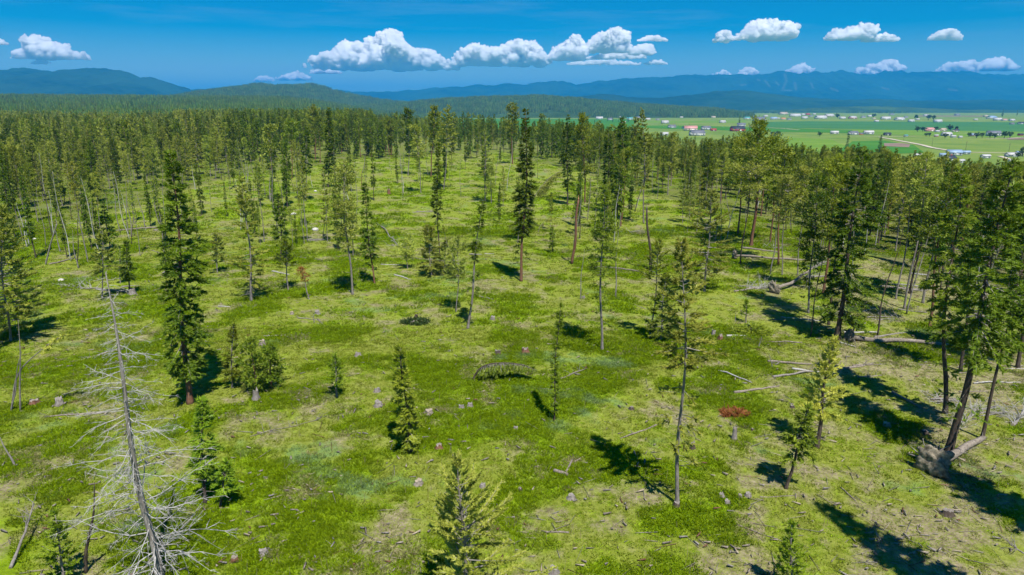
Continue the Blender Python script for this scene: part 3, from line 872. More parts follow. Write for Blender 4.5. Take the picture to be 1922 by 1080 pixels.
H_('pine_tree', 'pole', 1389, 497, 1410, 280, 58, .6, 'slanting dark grey trunk left of the thick orange barked pine', 154, r0=.16, bark_key='bark_dark')
H_('pine_tree', 'pine', 1410, 463, 1425, 232, 96, .38, 'mighty ponderosa like pine with the thick orange brown trunk', 155, r0=.42)
H_('pine_tree', 'pine', 1385, 440, 1398, 262, 66, .5, 'red barked pine close left of the thick orange brown trunk', 156, r0=.24)
H_('pine_tree', 'pine', 1446, 455, 1452, 262, 66, .5, 'dark red slim pine close right of the thick orange brown trunk', 157, r0=.2)
H_('pine_tree', 'pole', 1681, 562, 1722, 300, 70, .62, 'pale straight leaning trunk, first from left in the right stand gap', 158, r0=.17)
H_('pine_tree', 'pole', 1697, 580, 1742, 290, 70, .62, 'dark leaning trunk second from left in the right stand gap', 159, r0=.2)
H_('fir_tree', 'fir', 1707, 551, 1752, 320, 66, .5, 'strongly tilted dark trunk third from left in the right stand gap', 160, r0=.19)
H_('fir_tree', 'fir', 1732, 569, 1764, 330, 70, .5, 'grey fourth trunk in the right stand gap, crown merging into firs', 161, r0=.19, bark_key='bark_grey')
H_('pine_tree', 'pine', 1745, 614, 1785, 340, 72, .5, 'reddish leaning trunk lowest in the right stand gap', 162, r0=.19)
H_('fir_tree', 'fir', 1910, 690, 1950, 330, 96, .3, 'dense fir cut by the right edge behind the thickest leaning trunk', 163, r0=.22)
H_('pine_tree', 'pole', 571, 458, 566, 330, 26, .66, 'pale double looking thin stem in the left middle clearing', 164, r0=.1)
H_('pine_tree', 'pole', 606, 442, 622, 330, 24, .7, 'white slim trunk tilting right, left of the tall bare trunked pine', 165, r0=.09)
H_('fir_tree', 'fir', 489, 388, 487, 318, 11, .1, 'pencil thin dark fir at the back of the left clearing', 166)
H_('fir_tree', 'fir', 537, 385, 536, 262, 22, .22, 'narrow dark fir at the clearing back edge, left of two pale trunks', 167)
H_('fir_tree', 'fir', 573, 378, 576, 240, 26, .4, 'dark fir with a pale grey lower trunk at the left clearing back', 168, bark_key='bark_grey')
H_('fir_tree', 'fir', 616, 352, 616, 203, 26, .16, 'dark dense fir standing forward of the left back forest edge', 169)
H_('pine_tree', 'pole', 508, 378, 510, 235, 44, .45, 'olive pine with clustered pale stems at the left clearing back', 170, r0=.3)
H_('pine_tree', 'pole', 790, 363, 779, 236, 34, .45, 'olive crowned pine on a pale leaning trunk alone at the clearing back', 171, r0=.2)
H_('pine_tree', 'olive', 833, 356, 841, 200, 46, .42, 'tall pine on a slim grey trunk behind the very narrow dark fir', 172, r0=.22)
H_('pine_tree', 'pine', 809, 332, 816, 200, 34, .42, 'tall red trunked pine at the back of the central clearing', 173, r0=.28)
H_('pine_tree', 'pole', 766, 330, 765, 205, 32, .38, 'dark slim crowned pine at the back of the clearing with a grey stem', 174, fol='fir')
H_('pine_tree', 'olive', 911, 380, 910, 244, 38, .35, 'olive pine on a stout grey stem at the back right of the clearing', 175, r0=.24)
H_('young_pine', 'pole', 922, 382, 923, 308, 22, .3, 'short thin olive pine right beside the stout stemmed olive pine', 176)
H_('pine_tree', 'pine', 962, 308, 963, 195, 34, .46, 'highest ponderosa like pine on the central skyline with a red trunk', 177, r0=.34)
H_('fir_tree', 'fir', 1065, 385, 1066, 215, 34, .18, 'dark fir at the right back clearing edge, left of the blocky pine', 178)
H_('pine_tree', 'pine', 1098, 380, 1092, 216, 50, .32, 'dense blocky topped pine at the right back clearing edge', 179, r0=.26)
H_('fir_tree', 'fir', 1165, 395, 1168, 220, 44, .22, 'tall dark spire fir right of the blocky topped pine', 180)
H_('pine_tree', 'olive', 1208, 420, 1206, 205, 44, .3, 'tall olive pine poking above the valley skyline at right of centre', 181)
H_('fir_tree', 'fir', 1160, 440, 1163, 300, 44, .35, 'dark trunked fir below the tall dark spire', 182)
H_('pine_tree', 'pine', 1165, 425, 1178, 280, 30, .55, 'reddish trunk at the right clearing back under the dark fir spire', 183, r0=.2)
H_('fir_tree', 'fir', 1140, 400, 1142, 240, 36, .2, 'dark narrow fir squeezed left of the tall dark spire', 184)
H_('young_fir', 'fir', 1037, 475, 1036, 428, 12, .1, 'tiny dark fir alone in the clearing right of the columnar fir', 185)
H_('young_fir', 'bright', 1400, 606, 1401, 565, 22, .25, 'small fresh green fir under the wide olive pine, before the mossy mound', 186)
H_('young_pine', 'pole', 660, 360, 655, 290, 26, .3, 'olive young pine just behind the tall bare trunked pine', 187)
H_('pine_tree', 'pine', 592, 300, 588, 197, 26, .5, 'prominent ponderosa like pine on the skyline under the largest cloud', 188, r0=.3)
H_('pine_tree', 'pine', 548, 335, 548, 226, 32, .5, 'red trunked pine at the clearing back below the low cloud pair', 190, r0=.26)
H_('fir_tree', 'fir', 1998, 1290, 2330, 120, 190, .12, 'tall fir standing beyond the lower right corner, its shadow reaching into view', 192, lod=.6, r0=.3)
H_('fir_tree', 'fir', 2237, 1120, 2500, 100, 230, .12, 'tall fir beyond the right edge, its broad shadow falling below the mottled root plate', 193, lod=.6, r0=.34)
H_('rusty_pine', 'rust', 156, 268, 155, 233, 14, .3, 'lone rust coloured dying pine among the green forest at left', 191, lod=1.0)

# ------------------------------------------------------------------ the dense stand round the clearing
VAR = []           # (style, near meshes) used by the forest
for i, (st, H, W, cb, kw) in enumerate([
        ('fir', 23, 1.9, .10, {}), ('fir', 21, 1.5, .22, {}), ('fir', 24, 2.4, .16, dict(fol='pine')), ('fir', 18, 2.0, .08, {}),
        ('pine', 23, 2.6, .45, {}), ('pine', 21, 2.9, .36, {}), ('pine', 24, 2.3, .52, dict(low_tufts=5)), ('pine', 19, 2.5, .34, dict(fol='olive', bark_key='bark_grey')),
        ('olive', 20, 2.8, .22, dict(gap=.3)), ('olive', 17, 3.0, .12, dict(gap=.3)), ('pole', 21, 1.7, .55, {}), ('olive', 22, 2.0, .34, dict(dead_low=10)), ('pole', 18, 1.9, .42, dict(fol='pine'))]):
    VAR.append((st, H, tree_meshes("forest_tree", st, H, W, cb, 500 + i, (rng.normal(0, .3), rng.normal(0, .3)), lod=0.85, **kw)))
LOW = []
for i, (st, H, W, cb, kw) in enumerate([
        ('fir', 22, 2.0, .10, {}), ('fir', 20, 1.7, .2, {}), ('pine', 22, 2.6, .42, {}), ('pine', 20, 2.7, .3, {}), ('olive', 21, 2.4, .2, {}), ('olive', 18, 2.5, .2, dict(fol='pine'))]):
    LOW.append((st, H, tree_meshes("forest_tree", st, H, W * 1.1, cb, 560 + i, lod=0.36, **kw)))

NAME = {'fir': 'fir_tree', 'pine': 'pine_tree', 'olive': 'pine_tree', 'pole': 'pine_tree'}
LOOK = {'fir': 'dark green fir', 'pine': 'clumpy crowned pine', 'olive': 'olive green pine', 'pole': 'long stemmed pine'}
MARK = [(-400, 60, 'far left under the dark blue mountain'), (60, 200, 'under the double humped cloud at left'), (200, 330, "under the dark mountain's right shoulder"),
        (330, 460, 'under the saddle left of the green hill'), (460, 600, 'under the rounded green hill summit'), (600, 700, 'under the left end of the largest cloud'),
        (700, 780, 'straight under the tallest cloud tower'), (780, 860, 'under the right tail of the largest cloud'), (860, 1010, 'under the second large cloud bank'),
        (1010, 1095, 'under the slanting cloud'), (1095, 1180, 'under the capped cloud tower'), (1180, 1290, 'left of the valley barns'), (1290, 1400, 'before the dark roofed red barn'),
        (1400, 1500, 'under the ragged right cloud'), (1500, 1600, 'below the lone round valley bush'), (1600, 1700, 'before the start of the dirt track'),
        (1700, 1780, 'before the middle of the dirt track'), (1780, 1840, 'before the blue roofed sheds'), (1840, 2600, 'at the far right edge')]
def landmark(px):
    for a, b, t in MARK:
        if a <= px < b:
            return t
    return MARK[0][2]

def forest_points():
    gx, gy = np.meshgrid(np.arange(-1000, 760, 5.2), np.arange(40, 980, 5.2))
    x = (gx + rng.uniform(-2.6, 2.6, gx.shape)).ravel(); y = (gy + rng.uniform(-2.6, 2.6, gy.shape)).ravel()
    z = terrain(x, y)
    f, px, py = is_forest(x, y)
    d = np.hypot(x, y)
    ok = f & (px > -260) & (px < 2180) & (y > 50) & (d > 62)
    ok &= z > np.where(px > 1000, -19, -23)
    dens = 0.40 + 0.55 * fbm(x, y, 45, 91, 3)
    edge = np.interp(px, EDGE_X, EDGE_Y)
    dens *= np.where(px < 420, 0.80, 1.0) * (0.30 + 0.70 * smooth(edge - py, 0, 75))
    dens = np.where(d > 420, dens * np.where(px < 700, 0.8, 0.55), dens) * np.where(px > 1250, 1.55, 1.0)
    ok &= rng.uniform(0, 1, len(x)) < dens
    return x[ok], y[ok], z[ok], px[ok], py[ok]

fx, fy, fz, fpx, fpy = forest_points()
keep = np.ones(len(fx), bool)
for ox, oy, ow in OCC:
    keep &= np.hypot(fx - ox, fy - oy) > ow + 1.2
# leave gaps between the trunks of the right stand where the meadow shows through
keep &= ~((fpx > 1480) & (fpx < 1545) & (fpy > 430)) & ~((fpx > 1670) & (fpx < 1790) & (fpy > 480) & (rng.uniform(0, 1, len(fx)) < .75))
fx, fy, fz, fpx, fpy = fx[keep], fy[keep], fz[keep], fpx[keep], fpy[keep]
fd = np.hypot(fx, fy)
order = np.argsort(fd)
fx, fy, fz, fpx, fpy, fd = fx[order], fy[order], fz[order], fpx[order], fpy[order], fd[order]
inview = (fpx > -30) & (fpx < 1950) & (fpy < 1100)
N_SINGLE = 185
single = np.cumsum(inview) <= N_SINGLE
mixf = fbm(fx, fy, 35, 101, 3)

def pick(x, i):
    """which kind of tree grows here: firs towards the right stand, olive pines to the left"""
    u = rng.uniform()
    if x[0] < 430:
        return rng.choice([8, 9, 11, 7, 12, 8, 3, 0, 10, 1], 1)[0]
    if x[0] < 1250:
        return rng.choice([0, 1, 2, 4, 0, 6, 8, 1, 3, 12, 7], 1)[0]
    return rng.choice([0, 2, 3, 4, 0, 6, 7, 8, 2, 1, 12, 2], 1)[0]

def dist_word(d):
    return 'near row' if d < 135 else 'middle row' if d < 215 else 'deep row'
SKY_X = [-300, 0, 200, 330, 450, 600, 960, 1050, 1200, 1300, 1400, 1500, 1600, 1700, 1800, 1922, 2300]
SKY_Y = [272, 268, 252, 232, 224, 214, 218, 226, 246, 270, 262, 280, 280, 292, 302, 306, 320]
def fit(i, H, s):
    """keep a tree of the stand below the treetop line that the ground allows here"""
    lim = np.interp(fpx[i], SKY_X, SKY_Y) + rng.normal(8, 9)
    if fpx[i] < 700 and fd[i] > 300:
        return s
    top = lift(fpx[i], lim, fy[i])[2] - fz[i]
    return min(s, top / H)
rest = []
for i in range(len(fx)):
    v = int(pick((fpx[i],), i))
    s = (rng.uniform(0.78, 1.12) if rng.uniform() < .7 else rng.uniform(0.5, 0.8)) * (0.9 if fpx[i] < 330 else 1.0)
    if fpx[i] > 1280 : s *= 0.97
    rz = rng.uniform(0, 6.283)
    s = fit(i, VAR[v][1], s)
    if s < 0.3:
        continue
    if single[i] and inview[i]:
        st, H, ms = VAR[v]
        look = LOOK[st]
        size = 'very tall' if s * H > 23.5 else 'tall' if s * H > 21 else 'low' if s * H < 16 else 'shortish' if s * H < 18.5 else 'mid sized'
        a_, b_ = [(a, b) for a, b, t_ in MARK if a <= fpx[i] < b][0]
        part_ = ('leftish', 'central', 'rightish')[min(2, int(3 * (fpx[i] - max(a_, 0)) / (min(b_, 1922) - max(a_, 0))))] if 0 <= fpx[i] < 1922 else 'outermost'
        lab = f"{size} {look}, {dist_word(fd[i])}, {part_} {landmark(fpx[i])}"
        place_tree(NAME[st], ms, (fx[i], fy[i], fz[i]), lab, "tree", "trees of the dense stand, " + landmark(fpx[i]), rz, (s, s, s))
    else:
        rest.append((fx[i], fy[i], fz[i], fd[i], v, s, rz))

def scatter(name, pts, rot, scl, idx, sources, attrs=None, tilt=None):
    """ONE object of kind stuff: copies of SOURCES (lists of objects making one plant each) on points"""
    me = mesh(name, pts, None, (), None, {"rot": rot, "scl": scl, "idx": idx, **(attrs or {})})
    o = kind(link(name, me), "stuff")
    g = bpy.data.node_groups.new(name, 'GeometryNodeTree')
    g.interface.new_socket("Geometry", in_out='INPUT', socket_type='NodeSocketGeometry')
    g.interface.new_socket("Geometry", in_out='OUTPUT', socket_type='NodeSocketGeometry')
    ns, ls = g.nodes, g.links
    gi, go = ns.new("NodeGroupInput"), ns.new("NodeGroupOutput")
    jn = ns.new("GeometryNodeJoinGeometry")
    for src in reversed(sources):
        j = ns.new("GeometryNodeJoinGeometry")
        for so in src:
            oi = ns.new("GeometryNodeObjectInfo"); oi.transform_space = 'ORIGINAL'
            oi.inputs["Object"].default_value = so
            ls.new(oi.outputs["Geometry"], j.inputs[0])
        ti = ns.new("GeometryNodeGeometryToInstance")
        ls.new(j.outputs[0], ti.inputs[0]); ls.new(ti.outputs[0], jn.inputs[0])
    ip = ns.new("GeometryNodeInstanceOnPoints")
    ls.new(gi.outputs[0], ip.inputs["Points"]); ls.new(jn.outputs[0], ip.inputs["Instance"])
    ip.inputs["Pick Instance"].default_value = True
    def na(n, t):
        a = ns.new("GeometryNodeInputNamedAttribute"); a.data_type = t; a.inputs["Name"].default_value = n
        return a.outputs[0]
    fi = ns.new("FunctionNodeFloatToInt"); ls.new(na("idx", 'FLOAT'), fi.inputs[0]); ls.new(fi.outputs[0], ip.inputs["Instance Index"])
    cx = ns.new("ShaderNodeCombineXYZ"); ls.new(na("rot", 'FLOAT'), cx.inputs[2])
    ls.new(cx.outputs[0], ip.inputs["Rotation"])
    ls.new(na("scl", 'FLOAT'), ip.inputs["Scale"])
    ls.new(ip.outputs[0], go.inputs[0])
    md = o.modifiers.new("scatter", 'NODES'); md.node_group = g
    return o

# sources of the scattered forest are trees that stand in the scene themselves
def sources_of(meshsets, places, label_fmt):
    out = []
    for (st, H, ms), (x, y) in zip(meshsets, places):
        z = float(terrain(x, y))
        px, py = project(x, y, z)
        t = place_tree(NAME[st], ms, (x, y, z), label_fmt.format(LOOK[st], landmark(float(px))), "tree", "trees of the dense stand, " + landmark(float(px)))
        out.append(list(t.children))
    return out

rest = np.array(rest)
near = rest[rest[:, 3] < 330]
far_ = rest[rest[:, 3] >= 330]
src_near = []
by_mesh = {}
for o in list(COL.objects):
    if o.type == 'MESH' and o.name.startswith('trunk') and o.parent is not None:
        by_mesh.setdefault(o.data.name, o.parent)
for k, (st, H, ms) in enumerate(VAR):
    t = by_mesh.get(ms[0].name)
    if t is None:
        x, y = -60 - 6 * k, 300 + 5 * k
        t = place_tree(NAME[st], ms, (x, y, float(terrain(x, y))), LOOK[st] + " deep in the stand, under the rounded green hill summit", "tree", "trees of the dense stand, back")
    src_near.append([c for c in t.children])
src_low = sources_of(LOW, [(-150 + 26 * k, 405 + 4 * (k % 3)) for k in range(len(LOW))], "far off {} {}")
scatter("forest", near[:, :3], near[:, 6], near[:, 5], near[:, 4], src_near)
lowmap = np.array([0, 1, 0, 1, 2, 3, 2, 5, 4, 5, 4, 4, 3])
scatter("distant_forest", far_[:, :3], far_[:, 6], far_[:, 5], lowmap[far_[:, 4].astype(int)], src_low)
print("forest singles", int((single & inview).sum()), "near", len(near), "far", len(far_))

# ------------------------------------------------------------------ woods on the hills, in clumps
def clump_mesh(seed, n, spread, hh):
    r = np.random.default_rng(seed)
    mb = MB()
    for _ in range(n):
        c = np.array([r.uniform(-spread, spread), r.uniform(-spread, spread), 0])
        H = hh * r.uniform(0.65, 1.15); w = H * r.uniform(0.10, 0.17)
        t0 = r.uniform(0.2, 0.8)
        for j in range(5):
            zz = H * (0.12 + 0.19 * j); top = min(H, zz + H * 0.33); rad = w * (1.05 - j * 0.2)
            ang = r.uniform(0, 6.28) + np.arange(6) * 1.0472
            rim = np.stack([np.cos(ang), np.sin(ang), 0 * ang], 1) * (rad * r.uniform(0.6, 1.25, 6))[:, None] + np.stack([0 * ang, 0 * ang, zz - r.uniform(0, .08, 6) * H], 1) + c
            V = np.concatenate([rim, [c + [0, 0, top]]])
            mb.add(V, [(k, (k + 1) % 6, 6) for k in range(6)], None, 0, np.clip(t0 + r.uniform(-.3, .3, 7), 0, 1))
    return mb.build("tree_clump", [M['far']])

clumps = []
for k in range(4):
    x, y = -520.0 + 30 * k, 1000.0 + 12 * k
    o = kind(link("tree_clump", clump_mesh(40 + k, 9, 16, 21), None, (x, y, float(terrain(x, y)))), "stuff")
    clumps.append([o])

def woods(name, pts, smin, smax):
    n = len(pts)
    scatter(name, pts, rng.uniform(0, 6.28, n), rng.uniform(smin, smax, n), rng.integers(0, 4, n), clumps)

# wooded plateau far left
n = 30000
yy = 900 + 3700 * rng.uniform(0, 1, n) ** 1.3
xx = rng.uniform(-0.92, 0.12, n) * yy
th = np.arctan2(xx, yy)
k = (th < -0.10 + 0.03 * fbm(xx, yy, 300, 5, 2)) & (th > -0.85) & (np.hypot(xx, yy) > 930) & (fbm(xx, yy, 160, 15, 3) > 0.30)
xx, yy = xx[k][:11000], yy[k][:11000]
woods("plateau_woods", np.stack([xx, yy, terrain(xx, yy) - 0.5], 1), 0.65, 1.05)
for nm, V, cnt in (("hill_woods", V_green, 6500), ("low_hill_woods", V_wood, 6500)):
    # random points on the front and crest of the hill sheet
    ny_tot = 70 + 70 // 3 - 1 if nm == "hill_woods" else 60 + 60 // 3 - 1
    G = V.reshape(-1, ny_tot, 3)
    a = rng.uniform(0, G.shape[0] - 1.001, cnt); b = rng.uniform(0.0, 1, cnt) ** 0.8 * (ny_tot * 0.8)
    ia, ib = a.astype(int), b.astype(int); fa, fb = (a - ia)[:, None], (b - ib)[:, None]
    P = (G[ia, ib] * (1 - fa) + G[ia + 1, ib] * fa) * (1 - fb) + (G[ia, ib + 1] * (1 - fa) + G[ia + 1, ib + 1] * fa) * fb
    P = P[(P[:, 2] > terrain(P[:, 0], P[:, 1]) + 0.3) & (fbm(P[:, 0], P[:, 1], 220, 66, 3) > 0.33)]
    woods(nm, P - np.array([0, 0, 1.0]), 0.7, 1.1)

# ------------------------------------------------------------------ bent and dead trees
def px_spine(pts, base):
    """trunk curve through photo pixels, in the upright plane through the base; a point may carry a depth offset"""
    P = []
    for p in pts:
        q = lift(p[0], p[1], base[1] + (p[2] if len(p) > 2 else 0)) - base
        P.append(q)
    P[0] = np.zeros(3)
    P = np.array(P)
    s = np.concatenate([[0], np.cumsum(np.linalg.norm(np.diff(P, axis=0), axis=1))]); s /= s[-1]
    ss = np.linspace(0, 1, 40)
    Q = np.stack([np.interp(ss, s, P[:, c]) for c in range(3)], 1)
    for _ in range(6):
        Q[1:-1] = 0.25 * Q[:-2] + 0.5 * Q[1:-1] + 0.25 * Q[2:]
    L = np.linalg.norm(np.diff(Q, axis=0), axis=1).sum()
    return (lambda t: np.stack([np.interp(t, ss, Q[:, c]) for c in range(3)], -1)), L

def bent(kindname, style, pts, wpx, cb, label, seed, r0, **kw):
    b = at(*pts[0])
    f, L = px_spine(pts, b)
    W = wpx / 2 / F_PX * depth(b)
    ms = tree_meshes(kindname, style, L, W, cb, seed, r0=r0, spine=f, **kw)
    OCC.append((b[0], b[1], 1.0))
    place_tree(kindname, ms, b, label)

bent("bent_tree", 'olive', [(888, 713), (893, 700), (905, 687), (925, 682), (950, 681), (980, 684), (1003, 694, -.5)], 52, .2, 'young tree bent over to the ground with weeping foliage, centre foreground', 301, .11, droop=.75, gap=0, bark_key='bark_dark', fol='pine', bpm=14)
bent("bent_tree", 'olive', [(22, 770), (28, 715), (42, 688), (68, 665), (98, 640), (122, 630)], 26, .72, 'pale stem arching right with a leafy tip at the left edge', 302, .11, droop=.4)
bent("bent_tree", 'pole', [(1002, 372), (1012, 355), (1026, 338), (1042, 326), (1055, 320)], 30, .2, 'greyish arching tree with combed hanging branches behind the columnar fir', 303, .14, droop=1.1, gap=.1)
bent("bent_tree", 'pole', [(858, 520), (850, 480), (838, 455), (832, 425)], 8, .9, 'curved bare whitish stem in the central thicket', 304, .07)
bent("bent_tree", 'pole', [(1010, 436), (1014, 424), (1024, 414), (1034, 409)], 10, .75, 'small pale stem bent like a bow right of the columnar fir', 305, .07, droop=.6)

def wiggle(a, b, n, amp, r):
    t = np.linspace(0, 1, n)[:, None]
    P = a + (b - a) * t
    w = np.cumsum(r.normal(0, 1, (n, 3)), 0) * amp
    return P + (w - w[-1] * t - w[0] * (1 - t)) * np.linalg.norm(b - a)

def dead_branch(mb, b, d, L, r, rad, depth_=1, sub=6, curl=0.0, lvl=0):
    nr = (6, 4, 3)[min(2, lvl)]
    P = wiggle(b, b + d * L, nr, 0.035, r)
    P[:, 2] += curl * L * np.linspace(0, 1, nr) ** 2
    mb.tube(P, np.linspace(rad, rad * 0.2, nr), 4 if lvl == 0 else 3, 0, 0.5, False)
    if depth_ > 0:
        for _ in range(sub):
            q = r.uniform(0.25, 0.95); p = P[min(nr - 1, int(q * nr))]
            d2 = unit(d + r.normal(0, 0.55, 3))
            dead_branch(mb, p, d2, L * r.uniform(0.18, 0.42) * (1.2 - q), r, rad * 0.5, depth_ - 1, 5 if sub > 10 else 3, curl, lvl + 1)

def dead_tree(bx, by, tx, ty, r0, label, seed, nb=14, blen=0.16, parts=False, name="dead_tree", cut=None, barkm='dead', t0=0.18, taper=0.85, sub=5, depth_=1, limbm='dead'):
    r = np.random.default_rng(seed)
    b = at(bx, by); p = lift(tx, ty, b[1]); H = p[2] - b[2]
    f = spine_fn(H, (p[0] - b[0], 0), 0.02, 1.2, seed)
    t = root(name, b, label, "dead tree")
    tr = MB(); u = np.linspace(0, 1, 16)
    P = f(u); P[0, 2] -= 0.3
    tr.tube(P, r0 * (1 - u * (0.98 if cut is None else 0.45)) ** taper + 0.012, 8, 0, 0.5, True, 0.06)
    link("trunk", tr.build("trunk", [M[barkm]], True), t)
    if cut:
        mb = MB(); top = f(1.0)
        for k in range(4):
            a = k * 1.6; o_ = np.array([math.cos(a), math.sin(a), 0]) * r0 * 0.3
            mb.tube([top + o_ - [0, 0, .1], top + o_ * 0.6 + [0, 0, r.uniform(.3, .9)]], [r0 * 0.28, 0.02], 4)
        link("splintered_top", mb.build("splintered_top", [M[cut]]), t)
    one = None if parts else MB()
    for k in range(nb):
        q = t0 + (1 - t0) * (k + r.uniform(0, 1)) / nb
        a = k * 2.399 + r.normal(0, .4)
        L = H * blen * (1.12 - q) ** 0.9 * (r.uniform(0.25, 1.35) if parts else r.uniform(0.55, 1.25))
        d = unit(np.array([math.cos(a), math.sin(a), r.uniform(-0.35, 0.25)]))
        mb = MB() if parts else one
        dead_branch(mb, f(q), d, L, r, (0.012 + 0.011 * L) * (0.62 if parts else 1), depth_, sub, r.uniform(-0.35, 0.15) if parts else r.uniform(-0.1, 0.25))
        if parts:
            link("branch", mb.build("branch", [M[limbm]], True), t)
    if one is not None and nb:
        link("branches" if False else "twig_work", one.build("twig_work", [M['dead']], True), t)["kind"] = "stuff"
    OCC.append((b[0], b[1], 1.5))
    return t

dead_tree(303, 1088, 205, 512, .21, 'large silvery dead tree with bare tangled limbs at the left foreground', 401, 185, .23, True, t0=.04, sub=14, depth_=2, barkm='dead', limbm='silver')
dead_tree(1073, 496, 1085, 376, .24, 'thick reddish broken off trunk with a pale splintered top, right of centre', 402, 0, cut='orange', barkm='bark_red', name="broken_snag")
dead_tree(1221, 507, 1213, 394, .22, 'grey broken off trunk tilting left beside the bright young fir', 403, 3, .04, cut='dead', barkm='bark_dark', name="broken_snag")
dead_tree(1075, 490, 1093, 352, .09, 'thin pale leaning dead pole right behind the reddish broken trunk', 404, 8, .05)
dead_tree(1089, 562, 1097, 468, .06, 'faint thin dead pole left of the longest bare trunked pine', 405, 6, .06)
dead_tree(1155, 560, 1160, 432, .09, 'pale dead pole right of the longest bare trunked pine', 406, 9, .06)
dead_tree(85, 497, 107, 420, .13, 'whitish dead trunk leaning right in the left clearing', 407, 4, .06, cut='dead')
dead_tree(147, 504, 136, 432, .10, 'grey dead pole leaning left, right of the whitish leaning trunk', 408, 5, .07)
dead_tree(113, 473, 104, 430, .11, 'short dead pole forming an upturned v with the whitish trunk', 409, 4, .07)
dead_tree(247, 445, 238, 370, .10, 'slim grey dead pole at the left, before the lying pale logs', 410, 7, .06)
dead_tree(272, 428, 257, 360, .10, 'grey dead pole tilted left behind the tallest fir', 411, 6, .06)
dead_tree(302, 428, 285, 372, .09, 'pale dead pole leaning on another by the tallest fir', 412, 6, .08)
dead_tree(38, 772, 36, 600, .07, 'thin dark bare stem beside the arching pale stem at left', 413, 6, .05, barkm='bark_grey')
dead_tree(160, 1075, 178, 905, .10, 'dark bare leaning pole left of the silvery dead tree', 414, 4, .06, barkm='bark_dark')
dead_tree(578, 455, 565, 372, .07, 'pale dead stem crossing behind the double looking stem', 415, 5, .05)
dead_tree(679, 352, 679, 325, .10, 'short broken reddish stub at the back of the clearing', 416, 0, cut='orange', barkm='bark_red', name="broken_snag")
dead_tree(507, 378, 505, 300, .14, 'cluster of bleached dead stems at the left clearing back', 417, 9, .09)
dead_tree(680, 325, 690, 276, .13, 'pale leaning dead trunk at the back under the largest cloud', 418, 4, .06)
dead_tree(753, 318, 745, 262, .13, 'white slanting dead trunk at the back under the cloud tower', 419, 4, .06)
dead_tree(20, 772, 40, 660, .05, 'thinnest whitish bare stem between two others at the left edge', 420, 4, .04)
dead_tree(590, 606, 588, 590, .05, 'tiny dead stick by the forked driftwood', 421, 2, .1)
dead_tree(1450, 690, 1443, 664, .045, 'short white stick standing near the mossy mound', 422, 0)
dead_tree(1424, 652, 1430, 632, .05, 'short grey stick left of the mossy mound end', 423, 0)
dead_tree(1380, 604, 1381, 588, .05, 'white broken peg before the small fresh fir', 424, 0)
dead_tree(28, 874, -4, 812, .07, 'bleached dead stick leaning into the left edge', 425, 3, .1)
dead_tree(1650, 890, 1638, 868, .02, 'pair of thin reed stalks on the right slope', 426, 1, .1)
dead_tree(1655, 1020, 1642, 990, .03, 'thin brown stick standing at the right bottom', 427, 2, .1)

# ------------------------------------------------------------------ logs, root plates, stumps, brush
def root_plate(t, c, ax, rad, seed):
    r = np.random.default_rng(seed)
    mb = MB()
    V, TT = subdiv(*ICO2)
    off = seed * 1.7
    V = V * np.array([1 + 0.55 * mnoise.fractal((p[0] * 1.6 + off, p[1] * 1.6, p[2] * 1.6), 0.6, 2.2, 5) for p in V])[:, None]
    ax = unit(ax); s = unit(np.cross(ax, [0, 0, 1.0])); up = np.cross(s, ax)
    V = V[:, :1] * ax * rad * 0.32 + V[:, 1:2] * s * rad * 0.85 + V[:, 2:] * up * rad * 0.85
    mb.add(V + c, TT)
    link("root_plate", mb.build("root_plate", [M['soil']]), t)
    for k in range(16):
        a = r.uniform(0, 6.28); d = unit(s * math.cos(a) + up * math.sin(a) - ax * r.uniform(0, .5))
        mb = MB()
        P = wiggle(c + d * rad * .3, c + d * rad * r.uniform(1.0, 1.5), 5, 0.08, r)
        P[:, 2] = np.maximum(P[:, 2], c[2] - rad)
        mb.tube(P, np.linspace(0.09, 0.02, 5) * max(0.4, rad / 1.2), 5)
        link("root", mb.build("root", [M['dead']]), t)

def log(x0, y0, x1, y1, r0, label, seed, r1=None, plate=0.0, limbs=0, limb_len=1.2, m='log', z1=0.0, cut=True, name="fallen_log", limb_from=0.35):
    r = np.random.default_rng(seed)
    a, b = at(x0, y0), at(x1, y1)
    r1 = r1 if r1 is not None else r0 * 0.5
    t = root(name, a, label, "log" if r0 > 0.06 else "stick")
    b = b - a + np.array([0, 0, r1 * .7 + z1]); a0 = np.array([0, 0, max(r0 * 0.7, plate * 0.55)])
    P = wiggle(a0, b, 9, 0.008, r)
    mb = MB(); mb.tube(P, np.linspace(r0, r1, 9), 8, 0, 0.5, True, 0.07)
    link("stem", mb.build("stem", [M[m]], True), t)
    if cut and not plate and r0 > 0.07:
        ax = unit(P[0] - P[1]); s = unit(np.cross(ax, [0, 0, 1.0])); up = np.cross(s, ax)
        mb = MB(); ang = np.arange(10) * 0.6283
        c = P[0] + ax * 0.012
        mb.add(np.concatenate([[c], c + r0 * 0.94 * (np.cos(ang)[:, None] * s + np.sin(ang)[:, None] * up)]), [(0, k + 1, (k + 1) % 10 + 1) for k in range(10)])
        link("cut_face", mb.build("cut_face", [M['cut']]), t)
    if plate:
        root_plate(t, a0 + np.array([0, 0, plate * .1]), P[0] - P[1], plate, seed + 1)
    for k in range(limbs):
        q = r.uniform(limb_from, 1.0); p = P[0] + (P[-1] - P[0]) * q
        d = unit(r.normal(0, 1, 3) + unit(P[-1] - P[0]) * 0.8); d[2] = abs(d[2]) * 0.8 + 0.05
        mb = MB(); dead_branch(mb, p, unit(d), limb_len * r.uniform(0.5, 1.2), r, 0.03 if limbs > 10 else 0.025, 2, 7 if limbs > 10 else 4, 0.0)
        link("branch", mb.build("branch", [M['silver' if limbs > 10 else 'dead']]), t)
    return t

